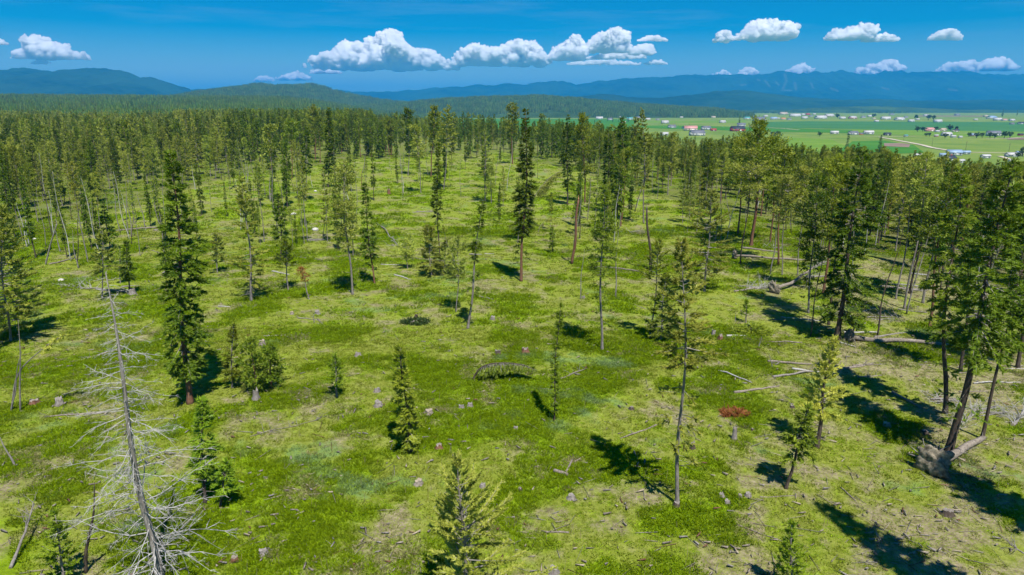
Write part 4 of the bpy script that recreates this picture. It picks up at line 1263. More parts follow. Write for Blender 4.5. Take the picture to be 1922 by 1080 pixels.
log(1594, 640, 1820, 653, .30, 'longest pale fallen log with a torn root plate under the broad lush fir', 601, .16, plate=.9, limbs=5, m='log')
log(1505, 644, 1440, 643, .08, 'thin grey log lying left of the longest pale log', 602)
log(1748, 888, 1845, 825, .36, 'thick fallen log with the mottled round root plate at the right foreground', 603, .22, plate=1.25, limbs=6, limb_len=1.6)
log(1452, 550, 1545, 512, .28, 'fallen tree with an upturned root plate, its bare crown lying to the right', 604, .1, plate=1.0, limbs=22, limb_len=2.4, z1=1.6, limb_from=.75)
log(1378, 548, 1440, 540, .16, 'fallen tree with a grey fan of dead branches left of the upturned root plate', 605, .06, limbs=30, limb_len=2.2, limb_from=.35)
log(1393, 467, 1460, 474, .22, 'bleached log under the thick orange barked pine', 606)
log(1378, 486, 1512, 489, .2, 'long straight log with a pale torn root plate left in the right stand', 607, .12, plate=1.0)
log(1124, 503, 1208, 512, .16, 'brown log under the grey broken trunk, crossing a pale pole', 608)
log(1212, 486, 1134, 486, .1, 'thin grey log above the brown one right of centre', 609)
log(1238, 797, 1164, 824, .09, 'pale slanting stick with a bright sawn end, foreground right', 610, .04, limbs=3, limb_len=.6)
log(1040, 886, 1066, 893, .16, 'short grey driftwood chunk in the foreground centre', 611, .12, cut=False)
log(1062, 888, 1074, 868, .09, 'curved root piece joined to the driftwood chunk', 612, .06, cut=False, z1=.2)
log(1078, 868, 1098, 856, .06, 'thin root piece right of the old rotten stump', 613, .03, cut=False)
log(1068, 1001, 1022, 999, .06, 'short straight pale stick near the bottom centre', 614, .05)
log(1383, 985, 1468, 1017, .045, 'long whitish stick in dark grass at the bottom right', 615, .03)
log(1578, 916, 1606, 941, .045, 'short grey stick alone on the right slope', 616, .035)
log(1426, 934, 1492, 931, .05, 'thin pale stick beside a row of grey stumps', 617, .03)
log(252, 551, 124, 538, .15, 'fallen dead treetop with a white fan of limbs at left', 618, .04, limbs=22, limb_len=2.0, limb_from=.55, m='dead')
log(93, 497, 143, 485, .15, 'grey log at the foot of the whitish leaning trunk', 619)
log(326, 537, 268, 552, .08, 'pale thin log left of the tallest fir', 620)
log(235, 655, 130, 681, .16, 'grey log lying just behind the silvery dead tree', 621, .07, limbs=4)
log(200, 776, 83, 784, .12, 'pale log lying behind the silvery dead tree near the left stumps', 622, .05, limbs=8, limb_len=1.0)
log(612, 490, 555, 483, .09, 'small bleached log in the grass left of centre', 623, .05, limbs=4)
log(205, 434, 330, 428, .17, 'long grey log at the left before the dead poles', 624, .1, limbs=3)
log(1404, 662, 1362, 651, .07, 'thin log in the grass below the wide olive pine', 625)
log(1212, 581, 1158, 560, .06, 'slender stick right of the pale dead pole', 626)
log(1052, 712, 1106, 691, .08, 'grey branch lying right of the bent weeping tree', 627, .03, limbs=6, limb_len=.9)
log(1652, 540, 1720, 545, .22, 'dark log between the leaning trunks of the right stand', 628)
log(470, 820, 600, 788, .035, 'bundle of fine dead twigs spread in the left foreground grass', 629, .02, limbs=10, limb_len=1.4, limb_from=.1)
log(20, 1068, 72, 985, .1, 'white dead top with curled limbs in the lower left corner', 630, .03, limbs=10, limb_len=1.1, z1=1.5, m='dead', limb_from=.6)
log(707, 420, 748, 463, .16, 'arched grey dead tree with an orange split end, left of centre', 631, .05, limbs=12, limb_len=1.2, z1=.1, m='dead', limb_from=.6)
log(597, 601, 612, 614, .12, 'forked piece of driftwood in the left meadow', 632, .06, limbs=2, limb_len=.8, cut=False)
log(1900, 800, 1925, 770, .15, 'dead limb tangle at the right edge beside the thin leaning trunk', 633, .06, limbs=26, limb_len=2.2, limb_from=.0, m='dead')
log(1790, 812, 1840, 765, .1, 'dead brush heaped behind the thickest leaning trunk', 634, .05, limbs=26, limb_len=2.0, limb_from=.0, m='dead')
log(1922, 1040, 1895, 1022, .05, 'bare forked branch poking in at the lower right edge', 635, .02, limbs=8, limb_len=1.3, m='dead', limb_from=.2)

def stump(px, py, wpx, label, seed, h=None, look='grey', jag=0.5):
    r = np.random.default_rng(seed)
    b = at(px, py)
    rad = wpx / 2 / F_PX * depth(b)
    rad = float(np.clip(rad * .88, .12, .5)); h = h if h is not None else rad * r.uniform(0.9, 1.5)
    t = root("tree_stump", b, label, "stump", None, r.uniform(0, 6.28))
    ns_ = 14
    ang = np.arange(ns_) * 2 * math.pi / ns_ + r.uniform(-.12, .12, 14)
    V = []
    fl = 1 + 0.35 * r.uniform(0, 1, ns_)
    topz = h * (1 + jag * r.uniform(-.6, .6, ns_))
    for lv, (s, zz) in enumerate([(1.45, -.15), (1.2, h * .12), (1.0, h * .45), (0.92, None)]):
        rr = rad * s * (fl if lv < 2 else 1 + 0.13 * r.normal(0, 1, ns_).clip(-1.5, 1.5))
        z = topz if zz is None else np.full(ns_, zz)
        V.append(np.stack([np.cos(ang) * rr, np.sin(ang) * rr, z], 1))
    V = np.concatenate(V)
    Q = [(l * ns_ + k, l * ns_ + (k + 1) % ns_, (l + 1) * ns_ + (k + 1) % ns_, (l + 1) * ns_ + k) for l in range(3) for k in range(ns_)]
    mb = MB(); mb.add(V, None, Q)
    link("bole", mb.build("bole", [M[{'grey': 'bark_grey', 'dark': 'bark_dark', 'red': 'bark_red', 'pale': 'log'}[look]]]), t)
    top = V[-ns_:]
    mb = MB(); mb.add(np.concatenate([[top.mean(0) - [0, 0, h * .05]], top]), [(0, k + 1, (k + 1) % ns_ + 1) for k in range(ns_)])
    link("cut_face", mb.build("cut_face", [M[{'grey': 'dead', 'dark': 'bark_grey', 'red': 'log', 'pale': 'cut'}[look]]]), t)
    mb = MB()
    for k in range(4):
        a = r.uniform(0, 6.28)
        mb.tube([(math.cos(a) * rad * .8, math.sin(a) * rad * .8, h * .18), (math.cos(a) * rad * 1.9, math.sin(a) * rad * 1.9, -.06)], [rad * .25, rad * .08], 5)
    link("root_flare", mb.build("root_flare", [M['bark_grey']]), t)

for i, s in enumerate([
        (481, 751, 13, 'tall grey weathered stump at the feet of the bushy young pines', .95, 'grey'), (65, 758, 18, 'reddish crumbling stump right of the left edge stems', None, 'red'),
        (112, 760, 14, 'grey stump with a spike near the left edge', .6, 'grey'), (866, 766, 11, 'left one of two stumps in the centre foreground', None, 'grey'),
        (882, 763, 10, 'right one of two stumps in the centre foreground, behind a log bit', None, 'grey'), (805, 776, 17, 'broad pale cut stump right of the young fir', None, 'pale'),
        (708, 735, 12, 'grey stump up the slope left of the young fir', None, 'grey'), (710, 762, 15, 'rotten grey stump directly left of the young fir', None, 'grey'),
        (786, 909, 15, 'flat topped round stump with a pale cut left of the lush pine', .35, 'pale'), (906, 914, 11, 'small grey stump right of the lush pine tip', None, 'grey'),
        (1072, 936, 15, 'cut grey stump alone in the centre right foreground', None, 'grey'), (976, 920, 8, 'tiny dark stump left of the cut grey one', None, 'dark'),
        (495, 1040, 17, 'round pale grey stump near the bottom left of centre', None, 'grey'), (440, 1052, 15, 'reddish rotten stump near the bottom at left', None, 'red'),
        (986, 662, 14, 'torn stump with an orange wood face in the middle meadow', .5, 'red'), (934, 664, 11, 'low dark stump left of the torn orange faced one', None, 'dark'),
        (781, 598, 7, 'black charred little stump in the left middle meadow', .5, 'dark'), (1352, 638, 11, 'split brown stump by the mossy mound', .5, 'red'), (1339, 630, 8, 'thin grey stump beside the split brown one', .6, 'grey'),
        (1378, 824, 9, 'tall narrow grey stump in the right foreground', 1.0, 'grey'), (1300, 842, 9, 'small dark broken stump right of the long pale trunk', .5, 'dark'),
        (1354, 932, 11, 'first grey stump of the row by the thin pale stick', None, 'grey'), (1365, 945, 12, 'lowest grey stump of the row by the thin pale stick', None, 'grey'),
        (1389, 932, 8, 'narrow stump in the middle of the row by the thin pale stick', None, 'grey'), (1404, 931, 11, 'last rounded stump of the row by the thin pale stick', None, 'grey'),
        (1778, 966, 20, 'dark stump in the shade below the mottled root plate', None, 'dark'), (249, 553, 12, 'grey stump at the foot of the small dark fir', .8, 'grey'),
        (596, 590, 10, 'grey stump behind the forked driftwood', None, 'grey'), (1141, 662, 6, 'dark little stump at the foot of the longest trunked pine', None, 'dark'),
        (700, 470, 7, 'bright sawn stump beside the slim dark fir', .7, 'pale'), (1270, 950, 13, 'rotten stump remains at the foot of the long pale trunk', .3, 'dark'),
        (1185, 768, 9, 'small dark stump in the blue green grass right of centre', None, 'dark'), (492, 648, 13, 'pale grey stump over the bushy young pines', None, 'pale'),
        (1664, 800, 13, 'whitish torn stump on the right slope', None, 'pale'), (968, 806, 10, 'grey splintered stump in the centre foreground', None, 'grey'),
        (824, 842, 13, 'reddish splintered stump right of the young fir foot', None, 'red'), (730, 365, 6, 'tall reddish stump with a dark cap at the back', 1.5, 'red'),
        (1412, 808, 7, 'tiny stump near the orange dead bough', None, 'dark'), (1040, 1075, 18, 'grey stump cut by the bottom edge right of the lush pine', None, 'grey'),
        (672, 668, 12, 'pale rotten stump in the left middle meadow', None, 'grey'), (548, 590, 7, 'small white chip of a stump in the left meadow', None, 'pale'),
        (1487, 765, 8, 'small black stump on the right slope', None, 'dark'), (1735, 815, 14, 'dark rotten stump left of the thickest leaning trunk', None, 'dark'),
        (925, 600, 9, 'broken stump in the middle meadow', None, 'grey'), (1095, 560, 7, 'low stump among blue green grass in the middle', None, 'grey')]):
    stump(s[0], s[1], s[2], s[3], 800 + i, s[4], s[5])

# slender trees scattered over the middle distance of the clearing
rs = np.random.default_rng(818)
for (xa, xb), (ya, yb), cnt, lab, grp in [((20, 420), (395, 500), 26, 'slender conifer in the thin left fringe of the clearing', 'slender trees of the left fringe'), ((420, 700), (330, 470), 26, 'slender conifer in the left middle distance of the clearing', 'slender trees of the left middle clearing'),
                                         ((700, 960), (300, 420), 14, 'slender conifer at the back middle of the clearing', 'slender trees of the back middle clearing'), ((1000, 1340), (350, 455), 24, 'slender conifer before the right stand', 'slender trees before the right stand')]:
    for _ in range(cnt):
        px, py = rs.uniform(xa, xb), rs.uniform(ya, yb)
        p = at(px, py)
        if any(math.hypot(p[0] - o[0], p[1] - o[1]) < o[2] * .8 for o in OCC):
            continue
        v = int(rs.choice([1, 0, 10, 12, 8, 11, 3, 9, 10]))
        sc = rs.uniform(.3, .85); w_ = rs.uniform(.6, .85)
        hh_ = sc * VAR[v][1]
        lb = f"{'small' if hh_ < 9 else 'medium' if hh_ < 14 else 'tall'} slender {LOOK[VAR[v][0]]} in the clearing {landmark(px)}"
        place_tree("slender_tree", VAR[v][2], p, lb, "tree", "slender trees in the clearing " + landmark(px), rs.uniform(0, 6.28), (sc * w_, sc * w_, sc))
        OCC.append((p[0], p[1], 1.2))
# thin bare poles and stray logs of the thinned stand: nothing tells them apart
def free(px, py):
    p = at(px, py)
    return all(math.hypot(p[0] - o[0], p[1] - o[1]) > o[2] * .7 for o in OCC)
rq = np.random.default_rng(404)
zones = [((5, 320), (392, 500), 26, 'thin bare pole among the sparse trees of the left clearing edge', 'bare poles at the left clearing edge'),
         ((330, 700), (322, 440), 26, 'thin bare pole standing at the back left of the clearing', 'bare poles at the back left of the clearing'),
         ((700, 1050), (292, 400), 18, 'thin bare pole standing at the middle back of the clearing', 'bare poles at the middle back of the clearing'),
         ((1080, 1420), (345, 470), 22, 'thin bare pole in front of the right stand', 'bare poles before the right stand'),
         ((1430, 1922), (430, 640), 26, 'thin bare pole inside the open right stand', 'bare poles inside the right stand')]
k_ = 0
for (xa, xb), (ya, yb), cnt, lab, grp in zones:
    for _ in range(cnt):
        px, py = rq.uniform(xa, xb), rq.uniform(ya, yb)
        if py < np.interp(px, EDGE_X, EDGE_Y) - 25 or not free(px, py):
            continue
        hpx = (py - 200) * rq.uniform(.22, .62)
        t = dead_tree(px, py, px + (px - 961) * hpx / 4600 + rq.normal(0, .09) * hpx, py - hpx, rq.uniform(.05, .10), lab, 5000 + k_, int(rq.integers(4, 12)), rq.uniform(.05, .11), barkm=(bk := str(rq.choice(['dead', 'silver', 'bark_grey', 'bark_dark']))))
        t["label"] = f"{'short' if hpx < 75 else 'tall'} {({'dead': 'grey', 'silver': 'silvery', 'bark_grey': 'brownish grey', 'bark_dark': 'dark brown'})[bk]} bare thin pole {landmark(px)}"
        t["group"] = "bare poles " + landmark(px)
        k_ += 1
for (xa, xb), (ya, yb), cnt, lab, grp in [((20, 600), (400, 640), 16, 'stray grey fallen log in the left half of the clearing', 'stray logs in the left clearing'), ((640, 1300), (320, 560), 16, 'stray grey fallen log in the middle of the clearing', 'stray logs in the middle of the clearing'), ((1330, 1922), (470, 760), 34, 'stray grey fallen log on the littered floor of the right stand', 'stray logs in the right stand')]:
    for _ in range(cnt):
        px, py = rq.uniform(xa, xb), rq.uniform(ya, yb)
        L = (py - 200) * rq.uniform(.06, .22); a = rq.normal(0, .35)
        t = log(px, py, px + L * math.cos(a), py + L * math.sin(a) * .45, rq.uniform(.06, .15), lab, 5300 + k_, limbs=int(rq.integers(0, 7)), limb_len=rq.uniform(.5, 1.3), m=(lk := str(rq.choice(['log', 'dead', 'silver']))))
        t["label"] = f"{'short' if L < 28 else 'long'} {({'log': 'brownish', 'dead': 'grey', 'silver': 'silvery'})[lk]} stray fallen log {landmark(px)}"
        t["group"] = "stray logs " + landmark(px)
        k_ += 1
# pale rocks in the left meadow
for i, (px, py, w, lab) in enumerate([(115, 528, 11, 'white rounded rock in the left meadow'), (65, 450, 7, 'pale rock under the left stand edge'), (592, 433, 12, 'light boulder between thin stems left of centre'),
                                     (551, 404, 10, 'pinkish white boulder before the left back edge'), (592, 360, 6, 'small white boulder at the back under red stub'), (452, 575, 6, 'small white stone below the large olive pine')]):
    b = at(px, py); rad = w / 2 / F_PX * depth(b); r = np.random.default_rng(880 + i)
    V = ICO2[0] * (1 + 0.12 * r.normal(0, 1, (len(ICO2[0]), 1)).clip(-1.5, 1.5)) * [1, .8, .6]
    if i == 0:
        M['rock'] = plain("pale_rock_stone", (0.52, 0.50, 0.46), 0.9, .3, 4)
    tag(link("rock", mesh("rock", V * rad, ICO2[1], [M['rock']], None, None, None, True), None, b + [0, 0, rad * .3]), lab, "rock")

# heaps of dead twigs and branches
def brush(px, py, wpx, n, label, seed):
    r = np.random.default_rng(seed)
    b = at(px, py); W = wpx / 2 / F_PX * depth(b)
    t = root("dead_brush", b, label, "brush pile")
    mb = MB()
    for _ in range(n):
        a = r.uniform(0, 6.28); q = math.sqrt(r.uniform(0, 1)); c = np.array([math.cos(a) * q * W, math.sin(a) * q * W * .8, .05])
        c[2] += float(terrain(b[0] + c[0], b[1] + c[1]) - b[2])
        d = unit(np.array([r.normal(0, 1), r.normal(0, 1), r.uniform(.05, .75)]))
        dead_branch(mb, c, d, r.uniform(.8, 2.4), r, .022, 2, 5, r.uniform(-.15, .1))
    link("twig_work", mb.build("twig_work", [M['silver']], True), t)["kind"] = "stuff"
    mb = MB()
    for k in range(3):
        a = r.uniform(-.6, .6); c = np.array([r.uniform(-.4, .4) * W, r.uniform(-.3, .3) * W, .12])
        d = np.array([math.cos(a), math.sin(a) * .6, .03]) * W * .6
        mb = MB(); mb.tube(wiggle(c - d, c + d, 7, .015, r), np.linspace(.1, .05, 7), 7, 0, .5, True, .08)
        link("stem", mb.build("stem", [M['dead']], True), t)
for i, z in enumerate([(1868, 775, 120, 34, 'widest heap of grey dead brush by the thin leaning trunk at right'), (1772, 752, 74, 22, 'grey dead brush heap around the foot of the straight dark trunk'), (1418, 541, 66, 24, 'grey dead brush left of the upturned root plate'),
                       (1538, 520, 60, 20, 'grey dead brush at the top end of the uprooted fallen tree'), (1452, 466, 44, 14, 'grey dead brush beside the bleached log under the orange barked pine'), (1725, 545, 60, 16, 'grey dead brush between the leaning trunks of the right stand'),
                       (1655, 598, 70, 12, 'thin scatter of pale brush behind the longest pale log'), (1190, 437, 50, 12, 'pale brush before the trunks right of the columnar fir'), (1900, 585, 60, 16, 'grey brush at the right edge behind the leaning trunks'), (1075, 410, 50, 10, 'low brush strip at the right back of the clearing'),
                       (790, 398, 60, 10, 'tan brush scatter in the back middle of the clearing'), (150, 420, 60, 12, 'pale brush under the left stand edge'), (300, 432, 60, 12, 'grey brush at the long grey log by the dead poles'), (600, 452, 60, 9, 'reddish grey brush strip left of the tall bare trunked pine'), (745, 462, 30, 8, 'grey twigs at the foot of the arched dead tree')]):
    brush(*z, 7000 + i)

# orange dead bough and the mossy mound of cut branches
def heap(px, py, wpx, hfac, style_fol, n, label, seed, name, cat):
    r = np.random.default_rng(seed)
    b = at(px, py); W = wpx / 2 / F_PX * depth(b)
    t = root(name, b, label, cat)
    mb = MB()
    a = r.uniform(0, 6.28, n); q = np.sqrt(r.uniform(0, 1, n))
    P = np.stack([np.cos(a) * q * W, np.sin(a) * q * W * .7, (1 - q ** 2) * W * hfac * r.uniform(.4, 1, n) + .05], 1)
    for k in range(2):
        P[:, 2] = np.maximum(P[:, 2], .04)
    D = unit(np.stack([np.cos(a) + r.normal(0, .6, n), np.sin(a) + r.normal(0, .6, n), r.normal(.1, .3, n)], 1))
    sprays(mb, P, D, .5, .1, r, 0, 2)
    link("needles", mb.build("needles", [M[style_fol]]), t)
    mb = MB()
    for k in range(12):
        a = r.uniform(0, 6.28)
        mb.tube([(math.cos(a) * W * .1, math.sin(a) * W * .1, W * hfac * .5), (math.cos(a) * W * .9, math.sin(a) * W * .6, .05)], [.03, .01], 4)
    link("stem", mb.build("stem", [M['twig']]), t)
heap(1378, 777, 44, .12, 'rust', 260, 'orange brown dead bough lying in the right foreground', 901, "dead_bough", "branch")
heap(1408, 624, 78, .32, 'pine', 900, 'mossy yellow green mound of cut boughs right of centre', 902, "brush_mound", "brush pile")
heap(780, 605, 50, .2, 'leafy', 320, 'low dark shrub patch around the black stump', 903, "low_shrub", "shrub")

# ------------------------------------------------------------------ litter: wood chips, twigs, stalks
def litter():
    r = np.random.default_rng(77)
    mb = MB()
    n = 13000
    y = 28 + 210 * r.uniform(0, 1, n) ** 1.5
    x = r.uniform(-.85, .85, n) * y
    lush, sage, dry = masks(x, y)
    k = r.uniform(0, 1, n) < 0.28 + 0.7 * dry * (0.5 + 0.5 * fbm(x, y, 3.0, 12, 2))
    x, y = x[k], y[k]; z = terrain(x, y)
    for i in range(len(x)):
        L = r.uniform(.15, .6) if r.uniform() < .7 else r.uniform(.6, 1.8)
        w = r.uniform(.025, .09) if L < .6 else r.uniform(.015, .035)
        a = r.uniform(0, 6.28)
        d = np.array([math.cos(a), math.sin(a), r.normal(0, .12)]) * L / 2
        c = np.array([x[i], y[i], z[i] + w + .04])
        s = np.array([-math.sin(a), math.cos(a), 0]) * w; up = np.array([0, 0, w * 1.2])
        V = [c - d - s, c - d + s, c - d + up, c + d - s * .5, c + d + s * .5, c + d + up * .5]
        mb.add(V, [(0, 2, 1), (3, 4, 5)], [(0, 1, 4, 3), (1, 2, 5, 4), (2, 0, 3, 5)], int(r.choice([0, 1, 2, 3], p=[.42, .3, .1, .18])))
    kind(link("woody_litter", mb.build("woody_litter", [M['log'], M['dead'], M['bark_red'], M['cut']])), "stuff")
    mb = MB()
    n = 900
    y = 30 + 120 * r.uniform(0, 1, n) ** 1.3; x = r.uniform(-.8, .8, n) * y; z = terrain(x, y)
    for i in range(n):
        h = r.uniform(.3, .9); c = np.array([x[i], y[i], z[i]])
        mb.tube([c, c + [r.normal(0, .06), r.normal(0, .06), h]], [.016, .009], 3, 0, .5, False)
    kind(link("dry_stalks", mb.build("dry_stalks", [plain("dry_stalk_straw", (0.33, 0.26, 0.13), .9)])), "stuff")
litter()

# ------------------------------------------------------------------ grass and low herbs
def tuft_mat():
    m, ns, ls = mat("meadow_tufts")
    out = ns.new("ShaderNodeOutputMaterial")
    I = lambda n: N(ns, "ShaderNodeAttribute", attribute_name=n, attribute_type='INSTANCER').outputs["Fac"]
    tint = N(ns, "ShaderNodeAttribute", attribute_name="tint").outputs["Fac"]
    oi = ns.new("ShaderNodeObjectInfo")
    base = mixc(ns, ls, tint, (0.165, 0.215, 0.010), (0.325, 0.360, 0.060))
    lush = mixc(ns, ls, tint, (0.150, 0.240, 0.004), (0.300, 0.410, 0.011))
    col = mixc(ns, ls, I("lush"), base, lush)
    col = mixc(ns, ls, I("leafy"), col, mixc(ns, ls, tint, (0.22, 0.37, 0.008), (0.40, 0.56, 0.018)))
    col = mixc(ns, ls, I("sage"), col, mixc(ns, ls, tint, (0.18, 0.28, 0.08), (0.31, 0.42, 0.16)))
    col = mixc(ns, ls, I("dry"), col, mixc(ns, ls, tint, (0.25, 0.22, 0.10), (0.42, 0.38, 0.19)))
    hs = ns.new("ShaderNodeHueSaturation")
    ls.new(ramp(ns, ls, oi.outputs["Random"], 0, 1, .75, 1.22), hs.inputs["Value"]); ls.new(col, hs.inputs["Color"])
    d = ns.new("ShaderNodeBsdfDiffuse"); t = ns.new("ShaderNodeBsdfTranslucent")
    ls.new(hs.outputs[0], d.inputs[0]); ls.new(hs.outputs[0], t.inputs[0])
    ms = ns.new("ShaderNodeMixShader"); ms.inputs[0].default_value = .35
    ls.new(d.outputs[0], ms.inputs[1]); ls.new(t.outputs[0], ms.inputs[2]); ls.new(ms.outputs[0], out.inputs[0])
    return m

def tuft_mesh(seed, n, h, spread, w, lean, leafy=False):
    r = np.random.default_rng(seed)
    a = r.uniform(0, 6.28, n); q = np.sqrt(r.uniform(0, 1, n)) * spread
    b = np.stack([np.cos(a) * q, np.sin(a) * q, np.zeros(n) - .03], 1)
    a2 = a + r.normal(0, .8, n)
    hh = h * r.uniform(.5, 1.15, n)
    o = np.stack([np.cos(a2) * lean, np.sin(a2) * lean, np.ones(n)], 1)
    o = unit(o + r.normal(0, .25, (n, 3))); o[:, 2] = np.abs(o[:, 2])
    s = unit(np.cross(o, r.normal(0, 1, (n, 3)))) * (w * r.uniform(.6, 1.3, n))[:, None]
    mid = b + o * hh[:, None] * .6; tip = b + o * hh[:, None] * .95 + np.stack([np.cos(a2), np.sin(a2), np.zeros(n)], 1) * (hh * .35)[:, None]
    if leafy:
        c = mid
        V = np.stack([c - s, c + o * w, c + s, c - o * w * .6], 1).reshape(-1, 3)
    else:
        V = np.stack([b - s, b + s, mid + s * .8, tip], 1).reshape(-1, 3)
    i = np.arange(n) * 4
    T = np.concatenate([np.stack([i, i + 1, i + 2], 1), np.stack([i, i + 2, i + 3], 1)])
    return mesh("grass_tuft", V, T, [M['tuft']], None, {"tint": np.repeat(r.uniform(0, 1, n), 4)})

M['tuft'] = tuft_mat()
tufts = []
for k, (n, h, sp, w, le, lf) in enumerate([(26, .20, .30, .018, .55, 0), (30, .30, .34, .018, .4, 0), (22, .16, .38, .02, .8, 0), (26, .16, .30, .05, .5, 1), (34, .26, .42, .02, .6, 0)]):
    x, y = -8.0 + 3.6 * k, 41.0 + (k % 2) * 3
    tufts.append([kind(link("grass_tuft", tuft_mesh(950 + k, n, h, sp, w, le, bool(lf)), None, (x, y, float(terrain(x, y)))), "stuff")])

def grass():
    r = np.random.default_rng(31)
    parts = []
    for (n, y0, y1, s0) in ((95000, 26, 78, 1.0), (70000, 70, 150, 1.55), (42000, 140, 400, 2.6)):
        u = r.uniform(0, 1, n)
        y = np.sqrt(y0 ** 2 + u * (y1 ** 2 - y0 ** 2)) if y0 < 100 else y0 + u ** 1.2 * (y1 - y0)
        x = r.uniform(-.84, .84, n) * y
        parts.append(np.stack([x, y, np.full(n, s0)], 1))
    P = np.concatenate(parts)
    x, y, s = P.T
    lush, sage, dry = masks(x, y)
    keep = r.uniform(0, 1, len(x)) < np.clip(0.55 + 0.55 * lush - 0.45 * dry, .12, 1)
    x, y, s, lush, sage, dry = [v[keep] for v in (x, y, s, lush, sage, dry)]
    z = terrain(x, y)
    n = len(x)
    u = r.uniform(0, 1, n)
    lf = smooth(fbm(x, y, 4.5, 55, 4), .50, .62)
    idx = np.where(u < .35 * lf + .04, 3, np.where(lush > .5, r.choice([1, 4, 0], n), r.choice([0, 2, 2, 4], n)))
    leafy = (idx == 3).astype(float) * r.uniform(.5, 1, n)
    scl = s * r.uniform(.55, 1.15, n) * (0.70 + .28 * lush)
    scatter("grass", np.stack([x, y, z], 1), r.uniform(0, 6.28, n), scl, idx, tufts,
            {"lush": lush, "sage": sage * (r.uniform(0, 1, n) < .85), "dry": (dry * r.uniform(0, 1, n) > .35) * r.uniform(.4, 1, n), "leafy": leafy})
    print("tufts", n)
grass()

# ------------------------------------------------------------------ the valley: fields, tracks, buildings, shelter trees
def vat(px, py, z=-26.0):
    v = ray(px, py); t = (z - CAM_H) / v[2]
    return np.array([t * v[0], t * v[1], z])

def crop(name, c0, c1):
    m, ns, ls = mat(name)
    out = ns.new("ShaderNodeOutputMaterial"); p = ns.new("ShaderNodeBsdfPrincipled"); p.inputs["Roughness"].default_value = 1
    p.inputs["Specular IOR Level"].default_value = 0.05
    geo = ns.new("ShaderNodeNewGeometry"); mp = ns.new("ShaderNodeMapping"); mp.inputs["Scale"].default_value = (.35, 1.3, 1)
    ls.new(geo.outputs["Position"], mp.inputs[0])
    n1 = noise_tex(ns, ls, mp.outputs[0], .02, 6, .65)
    ls.new(mixc(ns, ls, ramp(ns, ls, n1, .35, .65), c0, c1), p.inputs["Base Color"]); ls.new(p.outputs[0], out.inputs[0])
    return m
C_TEAL = crop("bluish_crop", (.045, .150, .040), (.070, .190, .055))
C_BRIGHT = crop("bright_crop", (.038, .160, .016), (.075, .205, .024))
C_LIME = crop("lime_pasture", (.110, .220, .020), (.170, .270, .035))
C_SOIL = crop("bare_soil", (.18, .13, .10), (.26, .19, .15))
C_TRACK = crop("gravel_track_surface", (.42, .37, .29), (.58, .52, .42))

def sheet(name, px, m, dz):
    P = np.array([vat(a, b, -26 + dz) for a, b in px])
    T = [(0, i, i + 1) for i in range(1, len(P) - 1)]
    me = mesh(name, P, T, [m])
    o = kind(link(name, me), "structure")
    if me.polygons[0].normal.z < 0:
        me.flip_normals()
sheet("field", [(1180, 236), (1180, 240), (1445, 247.5), (1600, 250), (1600, 244), (1430, 240), (1300, 236)], C_BRIGHT, .25)
sheet("field", [(1410, 230), (1430, 239.5), (1640, 243.5), (1922, 247.5), (2050, 248), (2050, 231), (1750, 228.5), (1500, 228)], C_TEAL, .3)
sheet("field", [(1600, 243), (1600, 251), (1735, 254.5), (1922, 259), (2050, 262), (2050, 250), (1922, 247)], C_LIME, .2)
sheet("field", [(1600, 265.5), (1570, 285), (1640, 290), (1735, 287), (1715, 272), (1660, 264.5)], C_BRIGHT, .25)
sheet("field", [(1659, 269), (1660, 274.5), (1706, 276.5), (1709, 271), (1690, 268.8)], C_SOIL, .5)
sheet("field", [(1480, 258), (1440, 300), (1560, 300), (1600, 280), (1560, 262)], C_LIME, .2)
sheet("field", [(600, 224.5), (600, 250), (900, 250), (1190, 244), (1190, 224), (960, 223)], C_BRIGHT, .2)
sheet("field", [(1190, 228), (1190, 231), (1400, 231), (1400, 226.5)], C_LIME, .2)
sheet("field", [(1720, 217.2), (1722, 219), (1850, 219.2), (1850, 217.6)], C_SOIL, .3)
sheet("field", [(1895, 259), (1890, 262), (1990, 263), (1990, 259.5)], C_SOIL, .5)

def track(px, w, dz=.6):
    P = np.array([vat(a, b, -26 + dz) for a, b in px])
    s = np.concatenate([[0], np.cumsum(np.linalg.norm(np.diff(P, axis=0), axis=1))])
    ss = np.linspace(0, s[-1], 40)
    Q = np.stack([np.interp(ss, s, P[:, c]) for c in range(3)], 1)
    for _ in range(4): Q[1:-1] = .25 * Q[:-2] + .5 * Q[1:-1] + .25 * Q[2:]
    n = np.gradient(Q, axis=0); n = unit(np.stack([-n[:, 1], n[:, 0], 0 * n[:, 0]], 1)) * w / 2
    V = np.concatenate([Q + n, Q - n]); k = len(Q)
    F = [(i, k + i, k + i + 1, i + 1) for i in range(k - 1)]
    kind(link("dirt_track", mesh("dirt_track", V, None, [C_TRACK], None, None, F)), "structure")
track([(1652, 257.5), (1672, 261), (1692, 265), (1729, 271.6), (1748, 277), (1775, 281.5), (1805, 285.7), (1859, 286.8), (1930, 288)], 6.5)
track([(1876, 293), (1890, 297), (1902, 302)], 5)
track([(1799, 250), (1830, 250.2), (1856, 250.6)], 7)
track([(1440, 240), (1470, 241.5), (1500, 244)], 7)
track([(1590, 255.5), (1650, 256.8), (1720, 256)], 5)
track([(1850, 261), (1890, 260), (1925, 257.5)], 5)

